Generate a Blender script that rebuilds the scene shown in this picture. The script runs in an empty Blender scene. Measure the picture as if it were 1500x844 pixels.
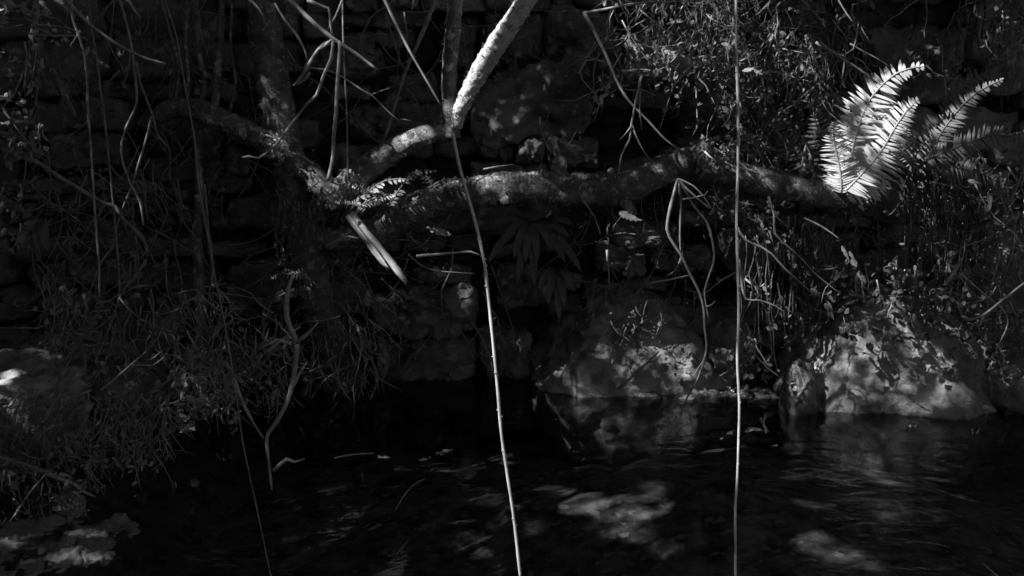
import bpy, math, random
import numpy as np
from mathutils import Vector, noise, Matrix
R = math.radians
random.seed(7); rng = np.random.default_rng(7)
scene = bpy.context.scene
COL = scene.collection

# ------------------------------------------------------------------ camera, world, sun, exposure
PITCH = R(10.5); CAM = Vector((0, 0, 1.1)); F = 1500 * 40 / 36.0
cam = bpy.data.cameras.new('camera'); cam.lens = 40; cam.sensor_width = 36
cam.clip_start = 0.05; cam.clip_end = 400
co = bpy.data.objects.new('camera', cam); COL.objects.link(co)
co.location = CAM; co.rotation_euler = (R(90) - PITCH, 0, 0)
scene.camera = co

SUN = Vector((-0.62, -0.34, 0.71)).normalized()      # towards the sun
elev = math.asin(SUN.z); azim = math.atan2(SUN.x, SUN.y)
w = bpy.data.worlds.new('World'); scene.world = w; w.use_nodes = True
nt = w.node_tree; bg = nt.nodes['Background']
sky = nt.nodes.new('ShaderNodeTexSky'); sky.sky_type = 'NISHITA'; sky.sun_disc = False
sky.sun_elevation = elev; sky.sun_rotation = azim
bw = nt.nodes.new('ShaderNodeRGBToBW')
nt.links.new(sky.outputs[0], bw.inputs[0]); nt.links.new(bw.outputs[0], bg.inputs[0])
bg.inputs[1].default_value = 0.085
sl = bpy.data.lights.new('sun', 'SUN'); sl.energy = 3.2; sl.angle = R(0.53); sl.color = (1, 1, 1)
so = bpy.data.objects.new('sun', sl); COL.objects.link(so)
so.rotation_euler = SUN.to_track_quat('Z', 'Y').to_euler(); so.location = SUN * 20
vs = scene.view_settings
vs.view_transform = 'Standard'; vs.look = 'None'; vs.gamma = 1; vs.use_curve_mapping = False
vs.exposure = 1.4
scene.cycles.max_bounces = 6; scene.cycles.transparent_max_bounces = 12
scene.cycles.use_denoising = True
scene.cycles.sample_clamp_indirect = 3.0

# ------------------------------------------------------------------ helpers
def P(px, py, Y):
    """the point seen at a photo pixel, Y metres ahead of the camera"""
    a = (px - 750) / F; b = -(py - 422) / F
    d = Vector((a, math.cos(PITCH) + b * math.sin(PITCH), -math.sin(PITCH) + b * math.cos(PITCH)))
    return CAM + d * (Y / d.y)

def ground_hit(px, py, z):
    a = (px - 750) / F; b = -(py - 422) / F
    d = Vector((a, math.cos(PITCH) + b * math.sin(PITCH), -math.sin(PITCH) + b * math.cos(PITCH)))
    return CAM + d * ((z - CAM.z) / d.z)

def M(r, Y): return r * Y / F          # a pixel length at depth Y, in metres

def tag(o, label=None, cat=None, group=None, kind=None):
    if label: o['label'] = label
    if cat: o['category'] = cat
    if group: o['group'] = group
    if kind: o['kind'] = kind
    return o

def empty(name, loc=(0, 0, 0)):
    o = bpy.data.objects.new(name, None); o.location = loc; o.empty_display_size = 0.05
    COL.objects.link(o); return o

class MB:
    def __init__(s): s.v = []; s.f = []
    def add(s, vs, fs):
        n = len(s.v); s.v.extend(vs); s.f.extend([tuple(i + n for i in f) for f in fs])
    def build(s, name, mat, parent=None, smooth=True, origin=None):
        me = bpy.data.meshes.new(name)
        off = Vector(origin) if origin is not None else Vector((0, 0, 0))
        if parent is not None: off = Vector(parent.location)
        me.from_pydata([(x[0] - off.x, x[1] - off.y, x[2] - off.z) for x in s.v], [], s.f)
        me.materials.append(mat)
        if smooth: me.polygons.foreach_set('use_smooth', [True] * len(me.polygons))
        me.update()
        o = bpy.data.objects.new(name, me); COL.objects.link(o)
        if parent is not None: o.parent = parent
        else: o.location = off
        return o

def spline(pts, rad, step):
    """Catmull-Rom through pts with radii, resampled about every step metres"""
    P_ = [Vector(p) for p in pts]; n = len(P_)
    out = []; ro = []
    for i in range(n - 1):
        p0 = P_[max(i - 1, 0)]; p1 = P_[i]; p2 = P_[i + 1]; p3 = P_[min(i + 2, n - 1)]
        k = max(1, int((p2 - p1).length / step))
        for j in range(k):
            t = j / k
            q = 0.5 * ((2 * p1) + (p2 - p0) * t + (2 * p0 - 5 * p1 + 4 * p2 - p3) * t * t + (3 * p1 - p0 - 3 * p2 + p3) * t ** 3)
            out.append(q); ro.append(rad[i] * (1 - t) + rad[i + 1] * t)
    out.append(P_[-1]); ro.append(rad[-1])
    return out, ro

def tube(mb, pts, rad, n=8, step=0.03, rough=0.0, rs=30.0, lump=0.0, ls=6.0, collect=None, seed=0.0):
    pts, rad = spline(pts, rad, step)
    m = len(pts); T = []
    for i in range(m):
        t = pts[min(i + 1, m - 1)] - pts[max(i - 1, 0)]
        T.append(t.normalized() if t.length > 1e-9 else Vector((0, 0, 1)))
    up = Vector((0.3, -1, 0.1)).normalized()
    u = (up - T[0] * up.dot(T[0])).normalized()
    vs = []; fs = []; so_ = Vector((seed, seed * 1.7, -seed))
    for i in range(m):
        u = (u - T[i] * u.dot(T[i])).normalized(); w_ = T[i].cross(u)
        for k in range(n):
            a = 2 * math.pi * k / n
            d = u * math.cos(a) + w_ * math.sin(a)
            p = pts[i] + d * rad[i]
            r = rad[i]
            if lump: r *= 1 + lump * noise.noise(p * ls + so_)
            if rough:
                r *= 1 + rough * (noise.noise(p * rs + so_) + 0.6 * noise.noise(p * rs * 2.3 + so_))
            q = pts[i] + d * r
            vs.append(q)
            if collect is not None: collect.append((q, d, T[i]))
    for i in range(m - 1):
        for k in range(n):
            a = i * n + k; b = i * n + (k + 1) % n
            fs.append((a, b, b + n, a + n))
    fs.append(tuple(range(n))[::-1]); fs.append(tuple((m - 1) * n + k for k in range(n)))
    mb.add(vs, fs)

def blade(mb, base, tip, width, nrm, bend=0.15, seg=3, prof=None):
    """a leaf: lance-shaped strip folded a little along its midrib"""
    base = Vector(base); tip = Vector(tip); t = tip - base; L = t.length
    if L < 1e-6: return
    nrm = Vector(nrm); side = t.cross(nrm)
    if side.length < 1e-9: side = t.cross(Vector((0.1, 0.3, 1)))
    side.normalize(); nn = side.cross(t).normalized()
    vs = []; fs = []
    for i in range(seg + 1):
        s = i / seg
        wd = width * 0.5 * (prof[i] if prof else math.sin(math.pi * min(0.97, 0.12 + 0.86 * s)) ** 0.8)
        c = base + t * s - nn * (bend * L * s * s)
        vs += [c - side * wd - nn * wd * 0.3, c + nn * 0.0, c + side * wd - nn * wd * 0.3]
    for i in range(seg):
        a = 3 * i
        fs += [(a, a + 1, a + 4, a + 3), (a + 1, a + 2, a + 5, a + 4)]
    mb.add(vs, fs)

def rv(s=1.0): return Vector((random.uniform(-s, s), random.uniform(-s, s), random.uniform(-s, s)))

# ------------------------------------------------------------------ materials (the photograph is black and white: every colour is a grey)
def mat(name, lo, hi, scale=8, detail=6, rough=0.8, bump=0.4, bscale=40, dist=0.01, spec=0.3, speck=None, trans=0.0, ramp=(0.35, 0.68), rough_lo=None):
    m = bpy.data.materials.new(name); m.use_nodes = True; t = m.node_tree; N = t.nodes; L = t.links
    b = N['Principled BSDF']; b.inputs['Roughness'].default_value = rough
    b.inputs['Specular IOR Level'].default_value = spec
    tc = N.new('ShaderNodeTexCoord')
    n1 = N.new('ShaderNodeTexNoise'); n1.inputs['Scale'].default_value = scale; n1.inputs['Detail'].default_value = detail
    n1.inputs['Roughness'].default_value = 0.62
    L.new(tc.outputs['Object'], n1.inputs['Vector'])
    cr = N.new('ShaderNodeValToRGB'); e = cr.color_ramp.elements
    e[0].position = ramp[0]; e[1].position = ramp[1]
    e[0].color = (lo, lo, lo, 1); e[1].color = (hi, hi, hi, 1)
    L.new(n1.outputs['Fac'], cr.inputs[0])
    out = cr.outputs[0]
    if speck:                                             # lichen spots; on the bed, mottle imitating caustics
        amt, val, sc = speck
        n3 = N.new('ShaderNodeTexNoise'); n3.inputs['Scale'].default_value = sc; n3.inputs['Detail'].default_value = 4
        L.new(tc.outputs['Object'], n3.inputs['Vector'])
        c3 = N.new('ShaderNodeValToRGB'); c3.color_ramp.elements[0].position = 1 - amt; c3.color_ramp.elements[1].position = 1 - amt + 0.05
        L.new(n3.outputs['Fac'], c3.inputs[0])
        mx = N.new('ShaderNodeMix'); mx.data_type = 'RGBA'
        L.new(c3.outputs[0], mx.inputs['Factor']); L.new(out, mx.inputs['A']); mx.inputs['B'].default_value = (val, val, val, 1)
        out = mx.outputs['Result']
    L.new(out, b.inputs['Base Color'])
    if rough_lo is not None:
        mr = N.new('ShaderNodeMapRange'); mr.inputs['From Min'].default_value = 0.35; mr.inputs['From Max'].default_value = 0.65
        mr.inputs['To Min'].default_value = rough_lo; mr.inputs['To Max'].default_value = rough
        L.new(n1.outputs['Fac'], mr.inputs['Value']); L.new(mr.outputs[0], b.inputs['Roughness'])
    if bump:
        n2 = N.new('ShaderNodeTexNoise'); n2.inputs['Scale'].default_value = bscale; n2.inputs['Detail'].default_value = 8
        n2.inputs['Roughness'].default_value = 0.65
        L.new(tc.outputs['Object'], n2.inputs['Vector'])
        bp = N.new('ShaderNodeBump'); bp.inputs['Strength'].default_value = bump; bp.inputs['Distance'].default_value = dist
        L.new(n2.outputs['Fac'], bp.inputs['Height']); L.new(bp.outputs[0], b.inputs['Normal'])
    if trans:
        b.inputs['Transmission Weight'].default_value = 0
        tl = N.new('ShaderNodeBsdfTranslucent'); L.new(out, tl.inputs[0])
        ms = N.new('ShaderNodeMixShader'); ms.inputs[0].default_value = trans
        L.new(b.outputs[0], ms.inputs[1]); L.new(tl.outputs[0], ms.inputs[2])
        L.new(ms.outputs[0], N['Material Output'].inputs[0])
    return m

MT = {
 'stone': mat('wall_stone', 0.10, 0.27, 7, 8, 0.85, 0.7, 45, 0.012, speck=(0.40, 0.34, 22)),
 'stone_dark': mat('joint_stone', 0.04, 0.10, 9, 8, 0.9, 0.8, 50, 0.012),
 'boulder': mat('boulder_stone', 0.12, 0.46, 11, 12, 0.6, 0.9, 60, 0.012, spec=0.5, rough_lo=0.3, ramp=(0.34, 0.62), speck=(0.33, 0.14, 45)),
 'wet': mat('wet_stone', 0.06, 0.24, 14, 8, 0.35, 0.6, 80, 0.008, spec=0.6, rough_lo=0.15),
 'slab': mat('slab_stone', 0.12, 0.34, 5, 8, 0.6, 0.5, 50, 0.008, spec=0.4),
 'bark': mat('mossy_bark', 0.10, 0.30, 16, 8, 0.9, 0.9, 70, 0.012, speck=(0.44, 0.42, 40)),
 'dark_bark': mat('dark_mossy_bark', 0.09, 0.27, 16, 8, 0.9, 0.9, 70, 0.012, speck=(0.42, 0.36, 40)),
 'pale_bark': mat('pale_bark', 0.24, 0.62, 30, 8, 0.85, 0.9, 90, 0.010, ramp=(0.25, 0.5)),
 'moss': mat('moss', 0.07, 0.18, 40, 4, 0.9, 0, trans=0.2),
 'twig': mat('twig_bark', 0.22, 0.48, 25, 5, 0.75, 0.3, 90, 0.003),
 'root': mat('root_bark', 0.06, 0.18, 25, 5, 0.85, 0.3, 90, 0.003),
 'grey_twig': mat('grey_twig_bark', 0.26, 0.55, 30, 6, 0.85, 0.6, 90, 0.004),
 'dark_twig': mat('dark_twig_bark', 0.15, 0.36, 25, 5, 0.8, 0.3, 90, 0.003),
 'pale_stem': mat('pale_stem', 0.60, 0.80, 40, 5, 0.6, 0.25, 120, 0.002),
 'wood': mat('split_wood', 0.30, 0.60, 12, 6, 0.8, 0.4, 50, 0.004),
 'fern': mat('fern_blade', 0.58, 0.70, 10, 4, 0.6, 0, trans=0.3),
 'fern_half_lit': mat('half_lit_fern', 0.20, 0.34, 10, 4, 0.6, 0, trans=0.3),  # right-hand fern: its weaker light is put into a darker colour
 'fern_shaded': mat('shaded_fern', 0.14, 0.26, 10, 4, 0.6, 0, trans=0.3),  # fronds out of the sun: shade put into a darker colour
 'leaf': mat('leaf', 0.12, 0.30, 5, 3, 0.5, 0, trans=0.3, spec=0.4),
 'dark_leaf': mat('dark_leaf', 0.14, 0.30, 5, 3, 0.45, 0, trans=0.2),
 'leaf_pale': mat('pale_leaf', 0.30, 0.60, 5, 3, 0.5, 0, trans=0.3),
 'dead_leaf': mat('dead_leaf', 0.15, 0.45, 6, 3, 0.7, 0, trans=0.15),
 'grass': mat('grass', 0.12, 0.32, 6, 3, 0.6, 0, trans=0.3),
 'leaf_gobo': mat('gobo_leaf', 0.05, 0.10, 5, 3, 0.5, 0, trans=0.08),
 'earth': mat('earth', 0.03, 0.09, 5, 8, 0.95, 0.8, 20, 0.03),
 'bed': mat('stream_bed', 0.06, 0.50, 11, 12, 0.9, 0.8, 30, 0.02, ramp=(0.36, 0.66), speck=(0.42, 0.55, 26)),  # strong mottle put into the colour to suggest caustic light
 'bedrock': mat('submerged_stone', 0.20, 0.62, 13, 9, 0.8, 0.5, 30, 0.01, ramp=(0.42, 0.6)),
 'glint': mat('glint', 0.7, 0.8, 30, 2, 0.25, 0, spec=0.8),  # near white, for the beads that imitate water glints
}
def water_mat():
    m = bpy.data.materials.new('stream_water'); m.use_nodes = True; t = m.node_tree; N = t.nodes; L = t.links
    N.remove(N['Principled BSDF'])
    tr = N.new('ShaderNodeBsdfTransparent'); tr.inputs[0].default_value = (0.55, 0.55, 0.55, 1)
    gl = N.new('ShaderNodeBsdfGlossy'); gl.inputs['Roughness'].default_value = 0.03; gl.inputs[0].default_value = (0.85, 0.85, 0.85, 1)
    fr = N.new('ShaderNodeFresnel'); fr.inputs[0].default_value = 1.33
    tc = N.new('ShaderNodeTexCoord')
    mp = N.new('ShaderNodeMapping'); mp.inputs['Scale'].default_value = (3.2, 5.5, 4)
    L.new(tc.outputs['Object'], mp.inputs[0])
    n = N.new('ShaderNodeTexNoise'); n.inputs['Scale'].default_value = 1.6; n.inputs['Detail'].default_value = 5; n.inputs['Distortion'].default_value = 1.4
    L.new(mp.outputs[0], n.inputs['Vector'])
    n2 = N.new('ShaderNodeTexNoise'); n2.inputs['Scale'].default_value = 1.3; n2.inputs['Detail'].default_value = 2
    L.new(tc.outputs['Object'], n2.inputs['Vector'])
    # the current is livelier to the right, by the boulders
    sx = N.new('ShaderNodeSeparateXYZ'); L.new(tc.outputs['Object'], sx.inputs[0])
    mr = N.new('ShaderNodeMapRange'); mr.inputs['From Min'].default_value = -0.3; mr.inputs['From Max'].default_value = 1.0
    mr.inputs['To Min'].default_value = 0.10; mr.inputs['To Max'].default_value = 0.55
    L.new(sx.outputs[0], mr.inputs['Value'])
    mu = N.new('ShaderNodeMath'); mu.operation = 'MULTIPLY'; L.new(mr.outputs[0], mu.inputs[0]); L.new(n2.outputs['Fac'], mu.inputs[1])
    bp = N.new('ShaderNodeBump'); bp.inputs['Distance'].default_value = 0.03
    L.new(mu.outputs[0], bp.inputs['Strength']); L.new(n.outputs['Fac'], bp.inputs['Height'])
    L.new(bp.outputs[0], gl.inputs['Normal']); L.new(bp.outputs[0], fr.inputs['Normal'])
    mx = N.new('ShaderNodeMixShader'); L.new(fr.outputs[0], mx.inputs[0]); L.new(tr.outputs[0], mx.inputs[1]); L.new(gl.outputs[0], mx.inputs[2])
    L.new(mx.outputs[0], N['Material Output'].inputs[0])
    return m
MT['water'] = water_mat()

# ------------------------------------------------------------------ terrain, bed, water
def terrain():
    sg = lambda q: 1 / (1 + math.exp(-max(-50, min(50, q))))
    xs = np.concatenate([np.linspace(-60, -4, 15), np.arange(-3.8, 3.81, 0.06), np.linspace(4, 60, 15)])
    ys = np.concatenate([np.linspace(-60, -2.6, 14), np.arange(-2.4, 5.01, 0.06), np.linspace(5.3, 80, 16)])
    vs = []; fs = []
    for y in ys:
        for x in xs:
            z = -0.32
            # far bank behind the wall
            z += 2.3 * sg((y - 4.55) * 14) + max(0, y - 5) * 0.25
            z += 1.4 * sg(-(y + 1.6) * 3) + max(0, -y - 3) * 0.1
            # left bank shelves up out of the water
            e = -1.28 + 0.30 * (y - 3.2) * (1 if y < 3.2 else 0.2) + 0.12 * noise.noise(Vector((x * 1.5, y * 1.5, 3)))
            e2 = -0.80 if y > 3.1 else e
            t_ = min(1, max(0, (e - x) / 0.5 + 0.5))
            z += 0.46 * t_ * t_ * (3 - 2 * t_) * (1 if y > 1.2 else 0.7)
            z += 0.17 * math.exp(-((x - 0.75) / 0.85) ** 2 - ((y - 3.2) / 0.95) ** 2)
            z += 0.05 * noise.noise(Vector((x * 2.2, y * 2.2, 0))) + 0.02 * noise.noise(Vector((x * 9, y * 9, 5)))
            vs.append((x, y, z))
    n = len(xs)
    for j in range(len(ys) - 1):
        for i in range(n - 1):
            a = j * n + i; fs.append((a, a + 1, a + 1 + n, a + n))
    mb = MB(); mb.add(vs, fs)
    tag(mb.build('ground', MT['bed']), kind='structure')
terrain()
mb = MB()
xs = np.linspace(-8, 8, 60); ys = np.linspace(-3, 4.5, 60)
mb.add([(x, y, 0.0) for y in ys for x in xs], [(j * 60 + i, j * 60 + i + 1, (j + 1) * 60 + i + 1, (j + 1) * 60 + i) for j in range(59) for i in range(59)])
tag(mb.build('water', MT['water']), kind='structure')

# ------------------------------------------------------------------ stones
def stone_geo(c, size, n=7, seed=0.0, rnd=5.0, amp=0.10, fs_=None):
    """a rough hewn block: a cube pushed towards a superellipsoid and knocked about"""
    vs = []; fs = []; idx = {}
    c = Vector(c); sx, sy, sz = size
    def vert(a, b, d):
        key = (round(a, 4), round(b, 4), round(d, 4))
        if key in idx: return idx[key]
        v = Vector((a, b, d)); L = (abs(a) ** rnd + abs(b) ** rnd + abs(d) ** rnd) ** (1 / rnd)
        v = v / L
        q = Vector((v.x * sx / 2, v.y * sy / 2, v.z * sz / 2))
        s = min(sx, sz)
        w_ = c + q
        k = amp * s * (1.3 * noise.noise(w_ * (1.1 / s) + Vector((seed, 0, 0))) + 0.9 * (0.35 - abs(noise.noise(w_ * (2.1 / s) + Vector((0, seed, 0))))) + 0.35 * noise.noise(w_ * (6.0 / s)) + 0.18 * noise.noise(w_ * (15.0 / s)))
        q = q + Vector((v.x * 0.5, v.y, v.z * 0.8)) * k
        idx[key] = len(vs); vs.append(c + q); return idx[key]
    g = [-1 + 2 * i / n for i in range(n + 1)]
    for ax in range(3):
        for s in (-1, 1):
            for i in range(n):
                for j in range(n):
                    q = []
                    for (u, v) in ((g[i], g[j]), (g[i + 1], g[j]), (g[i + 1], g[j + 1]), (g[i], g[j + 1])):
                        p = [0, 0, 0]; p[ax] = s; p[(ax + 1) % 3] = u; p[(ax + 2) % 3] = v
                        q.append(vert(*p))
                    fs.append(tuple(q if s > 0 else q[::-1]))
    return vs, fs

def wall():
    root = empty('stone_wall', (0, 4.3, 0))
    tag(root, 'dark drystone wall of rough coursed blocks rising behind the stream', 'wall')
    man = [(690,108,872,200,0), (800,18,905,106,0), (695,40,795,106,1), (755,203,798,238,-1), (700,205,752,236,0), (500,150,648,212,0), (540,428,692,494,-2),
           (600,396,690,424,-1), (552,500,700,566,0), (705,490,782,566,0), (735,396,805,452,0), (875,368,950,404,-2), (895,330,1000,366,-1), (480,214,560,262,0),
           (440,62,560,112,0), (1060,338,1182,395,-2), (955,368,1050,404,-1), (562,110,640,148,1), (800,205,880,248,0), (690,240,800,262,0), (200,160,330,230,0),
           (60,190,180,250,0), (210,352,285,378,-2), (295,360,380,380,-1), (330,400,420,470,0), (1280,40,1420,100,0), (1260,105,1420,150,1), (640,20,700,100,1)]
    mb = MB(); boxes = []
    for k, (x0, y0, x1, y1, d) in enumerate(man):
        Y = 4.08 + 0.03 * d
        a = P(x0 + 2, y0 + 2, Y); b = P(x1 - 2, y1 - 2, Y)
        dep = 0.22
        vs, fs = stone_geo(((a.x + b.x) / 2, Y + dep / 2, (a.z + b.z) / 2), (b.x - a.x, dep, a.z - b.z), 24, k * 3.1, random.choice([4.0, 5.0, 9.0]), random.uniform(0.24, 0.4))
        mb.add(vs, fs); boxes.append((a.x, b.x, b.z, a.z))
    k = 100; X = -4.2
    while X < 4.2:                       # short lengths of walling, each with courses of its own
        W_ = random.uniform(0.35, 0.8); z = -0.3 + random.uniform(0, 0.06)
        while z < 2.05:
            h = random.choice([0.035, 0.05, 0.07, 0.10, 0.13, 0.17]) * random.uniform(0.85, 1.15)
            x = X + random.uniform(-0.06, 0.04)
            xe = X + W_ + random.uniform(-0.05, 0.06)
            while x < xe:
                wd = h * random.uniform(1.0, 2.8) + 0.035
                if x + wd > xe - 0.05: wd = xe - x + 0.01
                d = random.uniform(-0.05, 0.08)
                hh = h * random.uniform(0.85, 1.06); cx = x + wd / 2; cz = z + h / 2 + random.uniform(-0.012, 0.012)
                hit = any(x < b1 - 0.015 and x + wd > b0 + 0.015 and z < c1 - 0.012 and z + h > c0 + 0.012 for (b0, b1, c0, c1) in boxes)
                if not hit:
                    n = 10 if abs(cx) < 2.1 and z < 1.45 else 4
                    vs, fs = stone_geo((0, 0, 0), (wd - 0.004, 0.20, hh - 0.002), n, k * 1.3, random.choice([5.0, 8.0, 14.0]), random.uniform(0.16, 0.34))
                    rm = Matrix.Rotation(random.uniform(-0.07, 0.07), 4, 'Y') @ Matrix.Rotation(random.uniform(-0.12, 0.12), 4, 'Z') @ Matrix.Rotation(random.uniform(-0.15, 0.15), 4, 'X')
                    mb.add([rm @ v + Vector((cx, 4.20 + d, cz)) for v in vs], fs)
                x += wd; k += 1
            z += h
        X += W_
    mb.build('facing_stones', MT['stone'], root)
    mb = MB(); z = -0.25
    while z < 2.05:
        h = random.uniform(0.08, 0.14); x = -4.2
        while x < 4.2:
            wd = random.uniform(0.08, 0.24)
            vs, fs = stone_geo((x + wd / 2, 4.33, z + h / 2), (wd * 1.06, 0.2, h * 1.1), 6, k, 6.0, 0.25); mb.add(vs, fs)
            x += wd; k += 1
        z += h
    mb.build('backing_stones', MT['stone_dark'], root)
wall()

def boulder(name, label, c, size, mat_, seed, sub=40, amp=0.16, peak=None, cat='boulder', parent=None, group=None, kind=None, cone=0.0, ex=0.92, apex=0.0, detail=1.0):
    """one rounded rock; peak shears the top sideways"""
    mb = MB(); vs = []; fs = []; nu, nv = sub, sub // 2; c = Vector(c)
    sv = Vector((seed, seed * 2.3, seed * 0.7))
    for j in range(nv + 1):
        th = math.pi * j / nv
        for i in range(nu):
            ph = 2 * math.pi * i / nu
            d = Vector((math.sin(th) * math.cos(ph), math.sin(th) * math.sin(ph), math.cos(th)))
            e = Vector([math.copysign(abs(q) ** ex, q) for q in d])
            k = 1 + amp * (noise.noise(d * 1.3 + sv) * 1.3 + 0.55 * noise.noise(d * 3.1 + sv) + detail * (0.26 * noise.noise(d * 8 + sv) + 0.12 * noise.noise(d * 19 + sv) + 0.07 * noise.noise(d * 45 + sv) + 0.04 * noise.noise(d * 90 + sv) - 0.25 * abs(noise.noise(d * 4.5 - sv))))
            q = Vector((e.x * size[0] / 2 * k, e.y * size[1] / 2 * k, e.z * size[2] / 2 * k))
            if cone:
                zf = max(0.0, q.z / (size[2] / 2)); q.x = q.x * (1 - cone * zf) + apex * zf * size[0] / 2
            if peak: q.x += peak * max(0, q.z)
            vs.append(c + q)
    for j in range(nv):
        for i in range(nu):
            a = j * nu + i; b = j * nu + (i + 1) % nu
            fs.append((a, a + nu, b + nu, b))
    mb.add(vs, fs)
    o = mb.build(name, mat_, parent, origin=None if parent is not None else (c.x, c.y, c.z))
    if parent is None: tag(o, label, cat, group, kind)
    return o

def px_boulder(name, label, x0, y0, x1, y1, Y, depth, mat_, seed, sink=0.25, **kw):
    """a boulder that covers the pixel box x0..y1 at distance Y"""
    a = P(x0, y0, Y); b = P(x1, y1, Y)
    h = (a.z - b.z); H = h * (1 + sink)
    return boulder(name, label, ((a.x + b.x) / 2, Y + depth * 0.28, a.z - H / 2), (b.x - a.x, depth, H), mat_, seed, **kw)

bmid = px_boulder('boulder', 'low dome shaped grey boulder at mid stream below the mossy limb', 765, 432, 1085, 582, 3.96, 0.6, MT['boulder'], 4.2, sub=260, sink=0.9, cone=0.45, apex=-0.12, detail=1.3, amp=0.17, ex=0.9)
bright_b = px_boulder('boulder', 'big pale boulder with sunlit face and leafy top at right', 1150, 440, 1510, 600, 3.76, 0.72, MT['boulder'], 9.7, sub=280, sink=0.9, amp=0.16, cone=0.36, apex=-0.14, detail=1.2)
bleg = px_boulder('boulder', 'small rounded rock nose at left foot of big pale boulder', 1152, 530, 1200, 600, 3.66, 0.16, MT['wet'], 2.2, sub=50, sink=0.8)
px_boulder('boulder', 'leaning smooth rock with one sunlit side at left bank', -105, 545, 92, 650, 3.15, 0.4, MT['boulder'], 12.0, sub=110, sink=0.3, peak=0.3, amp=0.2, ex=0.7, detail=1.5)
px_boulder('boulder', 'sloping dark boulder under leafy right bank edge', 1385, 330, 1620, 500, 3.95, 0.5, MT['stone'], 14.0, sub=60)
px_boulder('boulder', 'dark wedge of rock low in the far right corner of the bank', 1475, 525, 1640, 620, 3.65, 0.5, MT['boulder'], 15.0, sub=60)
px_boulder('boulder', 'dim rounded rock hidden in brambles on left bank', 115, 540, 235, 620, 3.55, 0.4, MT['stone'], 17.0, sub=60)
px_boulder('rock', 'smallish dark rock right of the dome boulder', 1035, 455, 1105, 545, 4.02, 0.25, MT['boulder'], 21.0, sub=40)
px_boulder('rock', 'pale knob of rock showing through the ivy at upper right centre', 915, 66, 1004, 112, 3.82, 0.16, MT['boulder'], 25.0, sub=80, sink=0.2, amp=0.4, detail=1.8, ex=0.6)
px_boulder('rock', 'pale chipped rock beside the upright bright stem base', 1040, 504, 1076, 532, 3.94, 0.12, MT['boulder'], 22.0, sub=50, amp=0.4, detail=1.8, ex=0.65)
px_boulder('rock', 'pointed stone below the split wood, lit at its tip', 525, 425, 545, 446, 3.9, 0.08, MT['boulder'], 23.0, sub=30)
px_boulder('rock', 'squarish pale stone tucked in darkness at waterline centre', 548, 495, 570, 545, 4.0, 0.12, MT['stone'], 24.0, sub=30)

# a row of small wet stones along the waterline
wl = [(1110, 572, 26), (1140, 576, 22), (1010, 574, 20), (1040, 577, 24), (1075, 572, 18), (960, 576, 24), (925, 580, 16), (900, 578, 14), (1225, 592, 30), (1262, 596, 24),
      (1300, 596, 26), (1335, 588, 44), (1375, 590, 34), (1410, 592, 26), (1440, 590, 32), (1478, 592, 24), (866, 576, 22), (1190, 598, 12), (1355, 598, 22), (1090, 590, 14)]
for i, (px, py, wpx) in enumerate(wl):
    Y = 3.66 if px > 1150 else 3.84
    s = M(wpx, Y) * random.uniform(0.9, 1.7); px += random.uniform(-8, 8)
    g = P(px, py, Y)
    boulder('wet_stone', 'small wet stone in the row along the waterline', (g.x, Y + random.uniform(-0.01, 0.05), -s * random.uniform(0.05, 0.25)), (s * 1.2, s * 0.8, s * 0.7), MT['wet'], 30 + i * 1.7, sub=40, amp=0.4, detail=1.6, ex=0.8, cat='stone', group='wet stones along the waterline')

# sunlit slabs in the shallows, lower left
slabs = [('long slanting slab lit in shallow water at lower left', 55, 790, 150, 30), ('front slab cut by the bottom edge at lower left', 95, 826, 150, 30),
         ('small slab beside leaf litter at left margin', 20, 795, 60, 24), ('narrow dark slab reaching furthest into the stream', 150, 786, 120, 18),
         ('rounded dim stone under water behind the slabs', 105, 752, 50, 26), ('broken slab end right of the front slab', 140, 815, 60, 22), ('lowest slab in the bottom left corner', 20, 838, 80, 26)]
for i, (lb, px, py, wpx, hpx) in enumerate(slabs):
    g = ground_hit(px, py, -0.01)
    wx = M(wpx, g.y); 
    vs_, fs_ = stone_geo((0, 0, 0), (wx, 0.16, 0.07), 40, i * 5.1, 3.5, 0.34)
    rot = Matrix.Rotation(R(22), 4, 'Z') @ Matrix.Rotation(R(6), 4, 'X')
    mb = MB(); mb.add([rot @ v + Vector((g.x, g.y, -0.034)) for v in vs_], fs_)
    tag(mb.build('slab', MT['slab'], origin=(g.x, g.y, -0.02)), lb, 'slab')

# pale stones under the water
def sub_rocks(px, py, wpx, hpx, n, lb, depth=-0.13, size=(0.08, 0.2)):
    for i in range(n):
        a = random.uniform(0, 6.28); r = math.sqrt(random.random())
        g = ground_hit(px + wpx * r * math.cos(a), py + hpx * r * math.sin(a), depth)
        s = random.uniform(*size)
        boulder('submerged_stone', lb, (g.x, g.y, depth - s * 0.2), (s * 1.4, s * 1.2, s * 0.5), MT['bedrock'], random.uniform(0, 99), sub=26, amp=0.3, cat='stone', group=lb)
sub_rocks(900, 748, 80, 34, 14, 'mottled pebbles on the bed of the middle pool', -0.19, (0.015, 0.05))
sub_rocks(1080, 630, 90, 22, 8, 'blurred pebbles under water before the upright stem', -0.16, (0.02, 0.05))
sub_rocks(1225, 800, 70, 40, 10, 'drowned pebbles near bottom edge at right', -0.19, (0.015, 0.05))

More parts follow.
